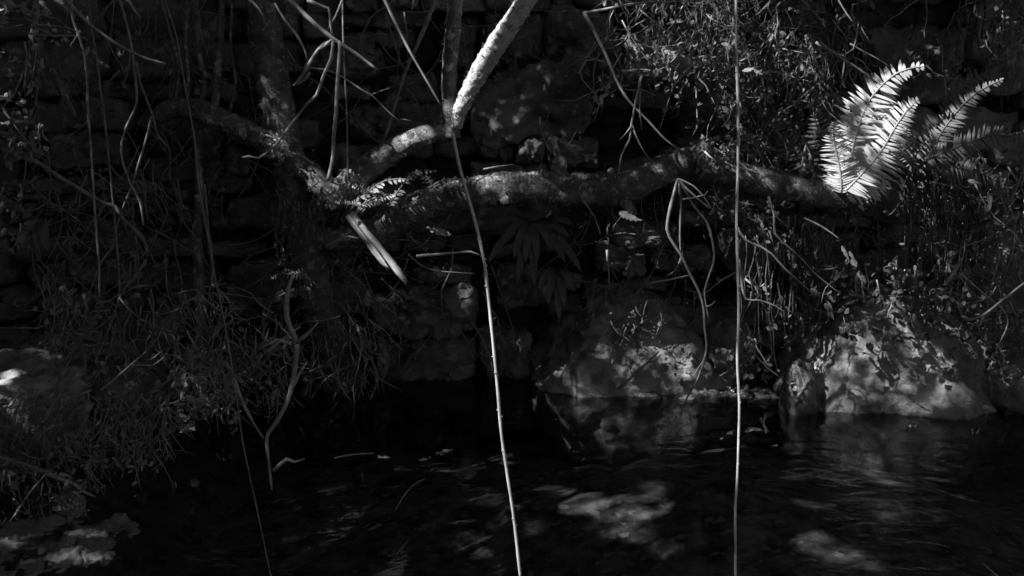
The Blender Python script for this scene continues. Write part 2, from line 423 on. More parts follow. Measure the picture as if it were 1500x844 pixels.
# ------------------------------------------------------------------ the mossy tree
LIMBS = []
TY = 0.2        # how far the whole tree stands beyond the distances written below
tree = empty('mossy_tree', P(500, 560, 3.9))
tag(tree, 'mossy many limbed tree with a long low limb across the stream', 'tree')
def limb(name, pts, mat_='bark', parent=tree, n=22, step=0.012, rough=0.16, lump=0.2, moss=1.0, label=None, rs=34):
    mb = MB(); col = []
    ty = TY if parent is tree else 0
    pts = [(a, b, min(Y + ty, 3.98), r) for a, b, Y, r in pts]
    tube(mb, [P(a, b, Y) for a, b, Y, r in pts], [M(r * 0.94, Y) for a, b, Y, r in pts], n, step, rough, rs, lump, 7, col)
    o = mb.build(name, MT[mat_], parent)
    if label: o['label'] = label
    if moss:
        mm = MB()
        for q, d, t in random.sample(col, int(len(col) * min(1, 0.55 * moss))):
            for _ in range(3):
                dd = (d + rv(0.7) + Vector((0, 0, 0.15))).normalized()
                L = random.uniform(0.005, 0.017)
                sd = rv(1).normalized() * 0.0016
                b0 = q - d * 0.001
                mm.add([b0 - sd, b0 + sd, b0 + dd * L + sd * 0.4], [(0, 1, 2)])
        mo = mm.build('moss', MT['moss'], parent, smooth=False); mo['kind'] = 'stuff'
    return o
limb('trunk', [(378,-40,3.6,21),(383,0,3.6,22),(390,50,3.6,24),(400,113,3.58,27),(412,170,3.56,25),(422,225,3.55,24),(434,280,3.55,25),(444,340,3.56,26),(456,400,3.6,26),(472,460,3.66,27),(490,520,3.75,32),(500,575,3.8,40)], 'dark_bark', moss=1.6)
limb('branch', [(228,174,3.62,9),(240,163,3.62,13),(262,157,3.62,15),(300,164,3.6,17),(340,182,3.58,16),(385,206,3.55,17),(430,238,3.52,18),(468,268,3.5,19),(500,296,3.5,20)], 'dark_bark', moss=1.4, label='sagging mossy branch ending in a broken stub')
limb('branch', [(486,292,3.5,20),(518,264,3.5,21),(556,232,3.5,19),(600,206,3.48,17),(638,193,3.47,15),(668,188,3.46,14)], label='short limb rising to the fork')
limb('branch', [(662,200,3.46,13),(659,170,3.45,13),(658,120,3.45,11.5),(662,60,3.45,11),(667,10,3.45,11),(672,-50,3.45,11)], moss=0.6, label='thin upright branch, shadowed')
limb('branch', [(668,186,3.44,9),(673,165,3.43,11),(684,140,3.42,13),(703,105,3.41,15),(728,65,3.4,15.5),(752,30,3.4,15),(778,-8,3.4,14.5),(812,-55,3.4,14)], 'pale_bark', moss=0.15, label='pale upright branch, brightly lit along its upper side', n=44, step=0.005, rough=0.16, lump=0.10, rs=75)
limb('branch', [(452,348,3.58,20),(500,350,3.58,23),(548,338,3.56,25),(590,310,3.54,25),(640,294,3.52,23),(700,280,3.5,25),(740,275,3.5,26),(800,275,3.5,24),(860,278,3.5,25),(920,272,3.5,25),(970,250,3.5,24),(1010,236,3.5,22),(1060,250,3.5,21),(1110,266,3.52,21),(1160,276,3.54,22),(1205,284,3.56,20),(1240,296,3.58,10)], n=34, moss=1.5, label='long thick low mossy limb')
limb('branch', [(820,268,3.5,13),(819,250,3.5,12),(821,236,3.5,11),(823,226,3.5,6)], label='short broken stub on top of the long limb')
limb('branch', [(985,243,3.5,14),(1010,226,3.48,10),(1028,214,3.46,7),(1040,206,3.45,4)], label='pointed snag')
limb('branch', [(905,290,3.5,8),(918,300,3.47,9),(932,316,3.46,4)], label='small knob under the long limb')
limb('branch', [(738,290,3.45,7),(743,300,3.44,6)], moss=0.6, label='pale drip shaped knob')
# shoots rising from the sagging branch
for (pts, r) in [([(273,170),(276,120),(272,60),(275,-20)], 3.4), ([(315,160),(318,110),(322,60),(326,-20)], 7), ([(292,160),(300,120),(290,70),(288,-20)], 4.5), ([(335,172),(345,120),(338,60),(342,-20)], 3), ([(255,158),(262,100),(250,50),(230,-20)], 2.4)]:
    limb('shoot', [(a, b, 3.62, r * (1 - 0.1 * i)) for i, (a, b) in enumerate(pts)], n=8, step=0.03, moss=0)
# roots
for (pts, r) in [([(500,480),(520,500),(545,530),(552,560),(540,590)], 5), ([(480,490),(470,530),(455,560),(440,590)], 7), ([(510,470),(530,490),(540,515),(560,520)], 4), ([(495,520),(510,550),(505,580),(512,610)], 6)]:
    limb('root', [(a, b, 3.72 - 0.02 * i, r * (1 - 0.17 * i)) for i, (a, b) in enumerate(pts)], n=8, step=0.02, moss=0)
for k in range(26):
    x = random.uniform(470, 562); y = random.uniform(478, 520); L = random.uniform(30, 90)
    pts = [(x, y), (x + random.uniform(-8, 8), y + L * 0.35), (x + random.uniform(-14, 14), y + L * 0.7), (x + random.uniform(-20, 14), y + L)]
    limb('root', [(a, min(b, 592), 3.7 - 0.01 * i, 2.2 * (1 - 0.2 * i)) for i, (a, b) in enumerate(pts)], n=5, step=0.03, moss=0)

# slim dark trunk at far left-centre
t2 = empty('sapling', P(292, 560, 3.75)); tag(t2, 'slim dark upright sapling rising from the left bank', 'tree')
limb('trunk', [(285,-30,4.0,6),(290,100,4.0,7),(292,250,3.95,7),(290,350,3.9,8),(292,440,3.85,9),(296,520,3.8,11),(290,575,3.78,16)], parent=t2, n=12, step=0.02, moss=0.8)
limb('branch', [(292,300,3.92,3),(305,350,3.9,3),(312,420,3.9,2.5),(308,470,3.9,1.5)], parent=t2, n=6, step=0.03, moss=0)
t3 = empty('leaning_trunk', P(110, 175, 3.9)); tag(t3, 'narrow leaning trunk near the top left corner', 'tree')
limb('trunk', [(48,-30,3.8,6),(54,30,3.8,6),(62,80,3.8,6),(85,120,3.8,5),(100,150,3.82,4),(112,172,3.85,2.5)], parent=t3, n=10, step=0.02, moss=0.5)
limb('branch', [(50,-20,3.78,5),(52,40,3.78,4.5),(56,90,3.78,4),(54,130,3.78,2.5),(51,165,3.78,1)], parent=t3, n=8, step=0.02, moss=0)

# split wood slivers hanging from the junction
sw = empty('split_wood', P(510, 312, 3.4)); tag(sw, 'pale split wood sliver slanting down from the limb junction', 'stick')
def slat(pts, wpx, Y, th, name):
    Y += TY
    mb = MB(); n = 40; K = 16; vs = []; fs = []; sd = wpx * 3.7
    a = P(*pts[0], Y); b = P(*pts[1], Y - 0.04); t = (b - a); side = t.cross(Vector((0, -1, 0.25))).normalized(); nn = side.cross(t).normalized()
    ridge = [random.uniform(0.5, 1.25) for _ in range(K)]; jag = [random.uniform(-0.012, 0.014) for _ in range(K)]
    for i in range(n + 1):
        s = i / n; wd = M(wpx, Y) / 2 * (1 + 0.22 * noise.noise(Vector((s * 5, 3, sd))) + 0.1 * noise.noise(Vector((s * 19, 3, sd)))) * (1 if s < 0.85 else 1 - 2.2 * (s - 0.85))
        for k in range(K):
            q = 2 * math.pi * k / K
            p = a + t * s + side * (wd * math.cos(q)) + nn * (th * 1.4 * math.sin(q) * (ridge[k] + 0.25 * noise.noise(Vector((s * 14, k * 3, sd)))))
            if i == n: p = p + t.normalized() * jag[k]
            vs.append(p)
    for i in range(n):
        for k in range(K):
            fs.append((i * K + k, i * K + (k + 1) % K, (i + 1) * K + (k + 1) % K, (i + 1) * K + k))
    fs += [tuple(range(K))[::-1], tuple(n * K + k for k in range(K))]
    mb.add(vs, fs); return mb.build(name, MT['wood'], sw, smooth=False)
slat(((514, 312), (594, 412)), 11, 3.40, 0.005, 'sliver'); slat(((508, 316), (566, 391)), 8, 3.39, 0.004, 'sliver')

# ------------------------------------------------------------------ twigs, stems and vines
BR = []   # extra light ways, filled with the twigs that catch the sun
def twig(name, label, pts, Y, r, mat_='twig', cat='twig', side=None, knob=False, group=None, taper=0.5, dY=0.0, n=6, head=1.0):
    p0 = pts[0]
    root = empty(name, P(p0[0], p0[1], Y)) if side else None
    def one(nm, pp, rr, par):
        mb = MB(); k = len(pp); sd = random.uniform(0, 50)
        W = [P(a, b, Y + dY * i / max(1, k - 1) + 0.01 * noise.noise(Vector((i, sd, 0)))) for i, (a, b) in enumerate(pp)]
        rad = [M(rr, Y) * (1 - (1 - taper) * i / max(1, k - 1)) for i in range(k)]
        if head < 1 and rr == r: rad[0] *= head * 0.7; rad[1] *= (1 + head) / 2
        tube(mb, W, rad, n, 0.012 if (knob or rr > 4) else 0.02, 0.14, 60, 0.2, 20)
        if knob:                                              # buds and thorn stubs along the stem
            q, rr_ = spline(W, rad, 0.014)
            for i in range(2, len(q) - 1):
                if random.random() < 0.3:
                    t = (q[i + 1] - q[i]).normalized(); d = (t.cross(rv(1))).normalized()
                    s = rr_[i]
                    tube(mb, [q[i], q[i] + d * s * 1.5 - t * s * 0.3, q[i] + d * s * 1.9 - t * s * 0.5], [s * 0.7, s * 0.45, s * 0.1], 5, 0.01)
        if par is None:
            o = mb.build(nm, MT[mat_], origin=W[0]); tag(o, label, cat, group)
        else: o = mb.build(nm, MT[mat_], par)
        return o
    if side:
        one('stem', pts, r, root)
        for s in side: one('side_shoot', s, r * 0.7, root)
        tag(root, label, cat, group); return root
    return one(name, pts, r, None)

twig('hanging_vine', 'long curved budded stem hanging centre, its lower half brightly sunlit', [(663,195),(672,240),(686,290),(701,345),(710,390),(716,440),(722,500),(729,570),(735,640),(744,700),(754,770),(762,844),(768,900)], 2.2, 2.5, 'pale_stem', 'stem', knob=True, taper=0.95, n=8)
twig('hanging_vine', 'straight upright budded stem from top to bottom edge, right of centre', [(1079,-40),(1078,60),(1081,150),(1081,240),(1079,330),(1082,450),(1080,526),(1083,590),(1082,640),(1080,700),(1077,760),(1078,900)], 2.25, 2.1, 'pale_stem', 'stem', knob=True, taper=0.95, n=8)
twig('hanging_vine', 'thin dark vine running from upper left down to bottom edge', [(232,-20),(255,40),(270,120),(284,200),(290,260),(300,320),(314,400),(330,480),(343,560),(356,650),(375,740),(402,870)], 2.2, 1.5, 'dark_twig', 'vine', taper=1)
twig('dead_branch', 'bare Y shaped dead branch hanging over the water', [(430,400),(421,430),(421,468),(434,502),(431,545),(422,585),(405,618),(391,640),(393,672),(396,694),(398,718)], 2.75, 5.0, 'grey_twig', 'branch', head=0.5,
     side=[[(343,556),(353,585),(370,618),(386,642)], [(400,690),(420,673),(432,677),(446,672)], [(434,502),(450,490),(466,472)], [(428,503),(405,498),(380,512)], [(388,518),(410,500),(440,478)], [(425,570),(440,545),(450,530)]], n=10, taper=0.35)
twig('twig', 'stout straight twig crossing down right from the top edge to a knot', [(414,-12),(450,25),(487,56),(520,78),(553,103)], 3.3, 3.6, side=[[(487,57),(475,68),(466,74)],[(450,0),(468,8),(481,12),(484,35),(487,56)]], taper=0.7)
twig('twig', 'crooked twig falling from the knot to a hooked end at left', [(488,58),(485,85),(475,108),(463,140),(450,152),(430,178),(408,208),(398,218),(378,232),(364,229),(355,231)], 3.28, 2.6, taper=0.6)
twig('twig', 'wavy twig dropping from the knot to the limb junction', [(497,60),(498,75),(495,110),(492,165),(489,200),(487,235),(480,265)], 3.28, 2.7, taper=1.1)
twig('twig', 'pale broken snag with knobbly tip left of the knot', [(487,60),(474,66),(466,73),(452,95),(438,118),(430,126)], 3.32, 3.6, side=[[(454,106),(446,117),(436,124)]])
twig('twig', 'long straight pale twig slanting down to the fork', [(560,-8),(580,35),(602,78),(625,118),(646,155)], 3.35, 2.7)
twig('twig', 'dark straight rod crossing behind the pale twig', [(642,-10),(618,50),(596,100),(580,150),(560,215),(550,235)], 3.7, 3.4, 'dark_twig')
twig('twig', 'zigzag thin twig with side spur under the knot', [(402,5),(418,30),(437,55),(448,78),(450,90),(446,98),(474,102),(500,112),(530,132),(545,140),(560,155),(583,176),(592,175),(603,178)], 3.4, 1.9, side=[[(541,140),(556,134),(571,129)]])
twig('twig', 'hair thin plumb line of vine left of centre', [(502,-10),(503,60),(507,150),(510,265)], 3.45, 1.5, 'dark_twig', 'vine', taper=1)
twig('twig', 'short slanted twig above the knot', [(504,-6),(491,25),(478,46)], 3.33, 2.0)
twig('twig', 'faint forked twig left of the fork', [(565,20),(575,55),(588,95),(595,110)], 3.8, 1.6, 'dark_twig', side=[[(592,18),(596,50),(597,90)]])
twig('twig', 'short bright twig between top edge and the crossing rod', [(606,-5),(606,5),(603,14)], 3.4, 1.8)
twig('twig', 'crooked grey twig descending to the stone left of the clump', [(855,17),(870,45),(885,75),(902,115),(915,140),(930,158),(950,178),(975,205),(1000,222)], 3.55, 2.7)
twig('twig', 'nearly level twig at top edge, above the crooked one', [(855,19),(885,14),(920,7),(960,3),(1000,2)], 3.55, 2.4)
twig('twig', 'thin forked twig standing on the limb, right of the wall hollow', [(940,110),(934,135),(929,160),(925,182),(922,205),(911,225),(906,255)], 3.55, 2.0, side=[[(925,183),(932,200),(945,225),(962,243)],[(938,130),(937,160),(940,190)],[(925,185),(915,198),(906,206)]])
twig('twig', 'bent twig cluster below the crooked grey twig', [(848,108),(860,88),(880,90),(898,93)], 3.65, 1.7, side=[[(842,82),(865,84),(895,94)],[(893,125),(880,150),(869,178)],[(872,62),(850,105),(860,125),(873,140),(878,160)]])
twig('twig', 'branched grass like dead sprig reaching up right in the clump', [(990,82),(1010,62),(1020,40),(1034,29)], 3.5, 1.9, side=[[(1018,43),(1030,40),(1037,36)],[(1000,70),(990,84),(982,92)]])
twig('twig', 'long oblique twig in the clump above the fern', [(1195,62),(1215,75),(1235,82),(1250,72),(1257,35)], 3.45, 2.0, side=[[(1245,64),(1262,74),(1285,86),(1303,98)],[(1228,0),(1240,20),(1252,36)]])
twig('twig', 'oblique stick falling to the fern fronds', [(1200,62),(1222,78),(1240,90),(1262,104),(1285,122)], 3.42, 2.2, side=[[(1238,72),(1236,100),(1231,130)]])
twig('twig', 'long dead stalk with crook hanging from limb to water', [(993,262),(983,300),(977,335),(985,355),(997,373),(1010,400),(1025,430),(1031,455),(1032,480),(1035,505),(1032,525),(1020,560),(1005,585),(998,610),(985,628),(967,642)], 3.35, 2.4, side=[[(1030,530),(1015,552),(1018,562)]])
twig('twig', 'shorter plumb dead stalk beside the crooked one', [(995,263),(997,300),(996,345),(998,388)], 3.36, 2.2)
twig('twig', 'sinuous dead stalk right of the long one', [(998,268),(1015,300),(1035,325),(1043,350),(1046,380),(1040,400),(1032,425),(1034,445),(1039,472)], 3.35, 2.0, side=[[(1034,450),(1042,447),(1047,442)]])
for pts, lb in [([(993,262),(1015,272),(1032,290),(1046,312)], 'topmost bent straw of the broken bunch under the limb'), ([(996,266),(1010,280),(1030,298),(1044,306)], 'middle bent straw of the broken bunch under the limb'),
                ([(998,270),(1020,290),(1040,306)], 'lowest bent straw of the broken bunch under the limb'), ([(1000,292),(1015,290),(1032,286),(1037,280)], 'short cross straw of the broken bunch under the limb')]:
    twig('dry_stalk', lb, pts, 3.33, 1.6, 'twig', 'stalk')
twig('twig', 'short level twig crossing behind the dead stalks', [(955,414),(985,409),(1010,403)], 3.7, 1.8, side=[[(1000,370),(990,395),(975,405)]])
twig('twig', 'pale arched twig curving down right from the upright stem', [(1078,330),(1092,352),(1115,362),(1130,372),(1148,392),(1170,412),(1190,430)], 3.2, 2.3)
twig('twig', 'thin branch slanting under the fern toward the dark hollow', [(1125,288),(1134,315),(1135,342),(1155,362),(1175,380),(1195,402),(1230,430)], 3.4, 2.0)
twig('twig', 'jointed twig bowing right below the arched one', [(1082,380),(1086,410),(1092,438),(1112,440),(1135,448),(1148,456),(1150,470)], 3.2, 2.1, side=[[(1092,438),(1090,410),(1094,370),(1092,345)]])
twig('twig', 'straight twig pointing at the twin white blades', [(1178,320),(1205,333),(1232,352)], 3.5, 1.8)
twig('twig', 'curved twig entering from the right edge above the boulder', [(1415,470),(1440,462),(1462,445),(1500,415),(1530,395)], 3.3, 2.5)
twig('twig', 'bowed thin vine arching over the right bank', [(1405,400),(1440,430),(1470,455),(1476,475),(1468,495),(1455,520)], 3.35, 1.9)
twig('twig', 'short upright snag at the right, by the hanging roots', [(1385,415),(1400,395),(1410,378)], 3.5, 3.0)
twig('twig', 'level twig pointing right under the junction', [(610,375),(650,372),(690,369),(703,374),(713,381)], 3.5, 2.4)
twig('twig', 'faint curved twig below the level one', [(598,372),(615,388),(635,396),(665,399),(695,401)], 3.6, 1.5, 'dark_twig', side=[[(600,346),(615,360),(637,380)]])
twig('twig', 'crooked rootlike twig left of the split wood', [(478,362),(495,352),(512,347),(525,350)], 3.5, 3.0, 'dark_twig')
twig('twig', 'tiny jointed twig hanging mid air left of the dome boulder', [(889,366),(890,385),(892,400),(892,425)], 3.6, 1.7, side=[[(892,390),(898,385)]])
twig('twig', 'thin weed stem above the hart fern', [(855,295),(872,320),(880,345)], 3.6, 1.5, 'dark_twig')
twig('twig', 'black stick leaning on the dome boulder', [(906,570),(930,548),(955,525),(965,515)], 3.68, 2.6, 'dark_twig', side=[[(950,530),(958,530),(968,520)]])
twig('twig', 'short bright twig on top of limb near the snag', [(1032,222),(1040,230),(1050,237)], 3.4, 1.8, 'pale_stem')
twig('twig', 'thin short twig lying left of the lit limb top', [(708,248),(730,244),(752,241)], 3.6, 1.7)
# left side vines
LV = [('pale knotted vine nearest the left corner, long and nearly vertical', [(104,-10),(106,25),(118,60),(126,100),(129,160),(134,230),(139,310),(145,390),(145,440)], 2.0),
      ('second long vertical vine from the left corner', [(128,-10),(134,40),(142,90),(147,130),(155,190),(160,240),(164,280),(168,320),(172,370),(176,430)], 1.8),
      ('vine looping across two others in the left third', [(172,-10),(184,30),(193,70),(198,110),(200,150),(190,175),(180,200),(178,230),(192,272),(205,295),(210,330)], 1.9),
      ('dark vine leaning left below the crossing', [(222,170),(215,200),(200,250),(192,275),(180,305),(170,335),(165,360),(148,385),(135,420)], 1.7),
      ('straight stick slanting right across the upper left', [(90,-10),(120,25),(150,50),(180,70),(215,86),(243,94)], 2.3),
      ('thin vine falling to the broken stub', [(200,90),(205,120),(222,165),(232,200),(245,215)], 1.7),
      ('fine dark vine right of the broken stub', [(278,165),(285,200),(292,245),(300,300)], 1.5),
      ('slanting twig through the left middle gloom', [(215,380),(195,410),(178,430),(160,480),(150,500)], 1.6),
      ('fine vine parallel to the sapling', [(300,270),(305,330),(312,390),(306,430)], 1.5),
      ('short pale twig at top, right of the straight stick', [(183,-5),(195,12),(206,28)], 2.0),
      ('thin arc at the top beside the big trunk', [(355,-8),(372,5),(385,22),(389,40)], 1.8),
      ('dark vine crossing the upper left stick', [(118,45),(105,65),(98,80)], 1.6)]
for lb, pts, r in LV: twig('hanging_vine', lb, pts, 3.45, r * 1.1, 'dark_twig' if r < 1.85 else 'twig', 'vine', taper=0.8)
twig('fallen_branch', 'dark bent branch slanting down right across the left middle', [(-20,205),(20,225),(55,238),(85,258),(115,276),(150,296),(168,302),(178,318),(195,335),(212,355),(216,375)], 3.5, 4.2, 'dark_twig', 'branch')
twig('fallen_branch', 'forked dead branch lying over the lower left margin', [(-20,668),(20,678),(55,688),(80,698),(110,710),(126,722),(140,728)], 2.85, 6.5, 'dark_twig', 'branch', side=[[(-20,682),(20,683),(60,688),(80,697)],[(88,695),(98,697),(108,701)],[(120,712),(128,704)]], n=10, taper=0.25)
twig('twig', 'pale twig standing up from the water near the slabs', [(8,774),(22,755),(30,742),(45,720),(68,694)], 2.75, 2.7, side=[[(31,742),(25,736),(19,730)]])
twig('twig', 'straight dead twig leaning over the left brambles', [(148,572),(180,545),(214,515)], 3.1, 2.4, side=[[(195,535),(225,535)],[(200,528),(190,545)]])
twig('twig', 'hooked twig on the bank below the Y branch', [(325,605),(340,590),(348,572)], 3.1, 2.5)
twig('twig', 'thin twig drooping to the water at left', [(235,590),(232,615),(220,635),(200,645),(170,652),(140,656)], 3.0, 1.6, 'dark_twig')
twig('twig', 'bent twig rising from the left litter', [(105,690),(112,660),(125,640),(140,620)], 2.9, 1.7, 'dark_twig')
twig('floating_twig', 'thin twig afloat in the dark pool', [(490,671),(510,667),(530,665),(548,664)], 0.1, 1.0) if False else None
def floating(name, label, pts, r, mat_, z=0.002):
    mb = MB(); W = [ground_hit(a, b, z) for a, b in pts]
    tube(mb, W, [M(r, W[0].y)] * len(W), 6, 0.02, 0.1, 50); tag(mb.build(name, MT[mat_], origin=W[0]), label, 'twig')
floating('floating_twig', 'thin twig afloat on the dark pool beside a pale leaf', [(490,671),(510,667),(530,665),(548,664)], 1.2, 'twig')
floating('floating_twig', 'curved faint twig just breaking the dark pool', [(579,748),(588,732),(600,716),(612,706),(622,702)], 1.1, 'dark_twig')
floating('floating_twig', 'tiny twig at the bottom edge of the dark pool', [(580,815),(588,803),(598,792)], 1.1, 'dark_twig')
floating('floating_twig', 'short pale twig poking up in the bottom right corner', [(1440,825),(1452,836),(1466,848)], 1.3, 'twig')

# rows of finer roots hanging on the right bank: one curtain of moss roots each
def root_curtain(label, x0, x1, y0, y1, Y, n, mat_='root', leaf=0.4, cat='roots', name='hanging_roots'):
    root = empty(name, P((x0 + x1) / 2, y0, Y)); tag(root, label, cat)
    mb = MB(); lf = MB()
    for i in range(n):
        x = random.uniform(x0, x1); y = y0 + random.uniform(-15, 25); L = (y1 - y) * random.uniform(0.35, 1)
        yy = Y + random.uniform(-0.1, 0.1)
        pts = []; m = 6; xx = x
        for k in range(m + 1):
            xx += random.uniform(-7, 7); pts.append(P(xx, y + L * k / m, yy))
        r = random.uniform(0.8, 2.0)
        tube(mb, pts, [M(r * (1 - 0.12 * k), yy) for k in range(m + 1)], 5, 0.03)
        q, _ = spline(pts, [1] * (m + 1), 0.02)
        for c in q:
            if random.random() < leaf:
                d = rv(1).normalized() * random.uniform(0.008, 0.022)
                blade(lf, c, c + d, random.uniform(0.006, 0.014), rv(1), 0.1, 2)
    s = mb.build('strands', MT[mat_], root); s['kind'] = 'stuff'
    l = lf.build('leaflets', MT['leaf'], root, smooth=False); l['kind'] = 'stuff'
root_curtain('curtain of mossy roots left of the big pale boulder', 1150, 1205, 330, 510, 3.78, 60)
root_curtain('shaggy hanging roots beyond the fern at right', 1330, 1440, 235, 430, 3.75, 70)
root_curtain('sparse hanging roots at top right corner', 1400, 1500, 0, 170, 3.8, 30, leaf=0.6)
root_curtain('thin roots hanging right of the upright stem', 1085, 1130, 330, 560, 3.6, 16, leaf=0.5)
root_curtain('fringe of moss beneath the left branch junction', 395, 470, 290, 400, 3.6, 30, leaf=0.5)

# ------------------------------------------------------------------ ferns
def frond(parent, pts, Y, wpx, mat_, npin=26, face=Vector((-0.35, -0.85, 0.4)), both=(1.0, 1.0), lean=0.45, dY=0.0, narrow=0.8, top=0.25):
    W = [P(a, b, Y + dY * i / (len(pts) - 1)) for i, (a, b) in enumerate(pts)]
    mb = MB()
    tube(mb, W, [0.0028] * (len(W) - 1) + [0.0006], 5, 0.015)
    q, _ = spline(W, [1] * len(W), 0.004)
    tot = len(q); face = face.normalized()
    for i in range(npin):
        s = 0.04 + 0.95 * i / npin; k = min(tot - 2, int(s * tot)); t = (q[k + 1] - q[k]).normalized()
        side = t.cross(face).normalized()
        L = M(wpx, Y) * (math.sin(math.pi * min(1, (0.22 + 0.78 * s))) ** 0.75 * (1 - top * s) + 0.02)
        sp = (q[-1] - q[0]).length / npin
        for sg, b_ in ((1, both[0]), (-1, both[1])):
            if b_ <= 0 or random.random() < 0.06: continue
            d = (side * sg + t * (lean + random.uniform(-0.1, 0.1)) - face * random.uniform(0.0, 0.28)).normalized()
            l = L * b_ * random.uniform(0.74, 1.1); d = (d + rv(0.10)).normalized()
            blade(mb, q[k], q[k] + d * l, sp * narrow * random.uniform(0.85, 1.1), face + rv(0.25), random.uniform(0.05, 0.2), 6, [0.55, 0.95, 1.0, 0.92, 0.75, 0.45, 0.06])
    return mb.build('frond', MT[mat_], parent)

fr = empty('fern', P(1238, 282, 3.72)); tag(fr, 'brilliant sunlit fern on the end of the mossy limb', 'fern')
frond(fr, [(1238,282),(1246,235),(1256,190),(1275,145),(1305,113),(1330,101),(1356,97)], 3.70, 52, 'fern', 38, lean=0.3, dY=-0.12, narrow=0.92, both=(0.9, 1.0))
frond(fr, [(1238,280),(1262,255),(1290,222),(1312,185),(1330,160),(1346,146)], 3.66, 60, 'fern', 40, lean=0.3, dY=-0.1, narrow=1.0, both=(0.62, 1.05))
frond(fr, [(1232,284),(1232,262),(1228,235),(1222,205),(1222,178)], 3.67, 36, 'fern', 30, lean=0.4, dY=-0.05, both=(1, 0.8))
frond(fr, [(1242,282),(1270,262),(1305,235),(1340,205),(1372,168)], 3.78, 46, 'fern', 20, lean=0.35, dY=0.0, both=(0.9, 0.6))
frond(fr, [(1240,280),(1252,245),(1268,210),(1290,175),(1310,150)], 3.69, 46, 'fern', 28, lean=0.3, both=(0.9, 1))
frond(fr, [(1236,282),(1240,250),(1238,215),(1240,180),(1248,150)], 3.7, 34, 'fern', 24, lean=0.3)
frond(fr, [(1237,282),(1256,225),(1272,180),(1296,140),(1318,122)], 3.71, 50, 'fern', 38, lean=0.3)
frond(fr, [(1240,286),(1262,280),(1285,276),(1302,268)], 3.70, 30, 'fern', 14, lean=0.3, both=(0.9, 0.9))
frond(fr, [(1240,286),(1210,268),(1180,240),(1150,200),(1135,165)], 3.82, 44, 'fern_shaded', 24)
frond(fr, [(1240,284),(1222,240),(1205,200),(1195,160)], 3.80, 44, 'fern_shaded', 22)
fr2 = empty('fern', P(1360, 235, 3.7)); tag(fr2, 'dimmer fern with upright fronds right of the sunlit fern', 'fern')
frond(fr2, [(1352,238),(1372,205),(1400,165),(1432,135),(1472,115)], 3.66, 26, 'fern_half_lit', 34, lean=0.4, both=(0.9, 0.9))
frond(fr2, [(1354,236),(1385,222),(1425,206),(1460,198),(1515,205)], 3.62, 28, 'fern_half_lit', 34, lean=0.4, dY=-0.1)
frond(fr2, [(1350,236),(1362,200),(1390,160),(1420,120),(1470,92)], 3.72, 30, 'fern_shaded', 26)
frond(fr2, [(1360,240),(1400,245),(1440,255),(1475,275)], 3.66, 32, 'fern_shaded', 20)
frond(fr2, [(1345,238),(1330,225),(1322,205),(1332,180)], 3.68, 24, 'fern_half_lit', 18)
fr3 = empty('fern', P(560, 315, 3.70)); tag(fr3, 'small low fern in the crook between junction and long limb', 'fern')
for k, (a, b) in enumerate([((522,296),(600,262)), ((530,300),(580,285)), ((600,300),(690,262)), ((560,300),(512,272)), ((570,300),(640,250)), ((640,285),(612,256)), ((560,306),(545,270)), ((535,305),(500,296))]):
    m_ = ((a[0] + b[0]) / 2, min(a[1], b[1]) + 4)
    frond(fr3, [a, m_, b], 3.64, 15, 'fern' if k in (0, 1, 3, 7) else 'fern_shaded', 14, face=Vector((-0.3, -0.6, 0.8)))
fr4 = empty('fern', P(440, 400, 3.70)); tag(fr4, 'pair of small fronds left of the trunk base', 'fern')
frond(fr4, [(455,425),(430,428),(408,434),(390,444)], 3.65, 13, 'fern_shaded', 18); frond(fr4, [(450,398),(430,402),(412,402),(396,408)], 3.65, 11, 'fern_shaded', 16); frond(fr4, [(440,402),(455,410),(470,405),(485,398)], 3.65, 11, 'fern_shaded', 14)

def strap_plant(label, c, Y, leaves, mat_='dark_leaf', wpx=6.5, cat='fern', name='strap_leaf_fern'):
    root = empty(name, P(c[0], c[1], Y)); tag(root, label, cat)
    for (dx, dy) in leaves:
        mb = MB(); n = 8; a = P(c[0], c[1], Y)
        b = P(c[0] + dx, c[1] + dy, Y - 0.16); top = P(c[0] + dx * 0.55, c[1] + dy * 0.35 - 16, Y - 0.12)
        vs = []; fs = []
        for i in range(n + 1):
            s = i / n; p = a * (1 - s) ** 2 + top * 2 * s * (1 - s) + b * s * s
            t = ((top - a) * (1 - s) + (b - top) * s).normalized(); side = t.cross(Vector((0, -0.8, 0.6))).normalized()
            wd = M(wpx, Y) * (0.35 + 0.65 * math.sin(math.pi * min(0.98, s * 0.8 + 0.15))) * (1 if i < n else 0.15)
            wv = 0.003 * math.sin(i * 2.3 + dx)
            nn = side.cross(t)
            vs += [p - side * wd + nn * wv, p - nn * 0.003, p + side * wd - nn * wv]
        for i in range(n):
            q = 3 * i; fs += [(q, q + 1, q + 4, q + 3), (q + 1, q + 2, q + 5, q + 4)]
        mb.add(vs, fs); mb.build('leaf', MT[mat_], root)
strap_plant('dark strap leaved fern hanging under the long limb', (778, 325), 3.98, [(-55,5),(-40,28),(-62,60),(-25,55),(-8,60),(10,58),(55,22),(62,5),(40,-8),(-35,-12),(30,40),(5,95),(-20,90),(75,75),(50,60)])
strap_plant('small strap leaved plant below and right of the hanging fern', (815, 395), 4.0, [(-12,50),(12,55),(25,30),(-25,28),(4,75)], wpx=6)
strap_plant('dim broad leaved weed at left middle', (52, 320), 3.8, [(-20,40),(5,55),(18,48),(-8,20)], wpx=8)

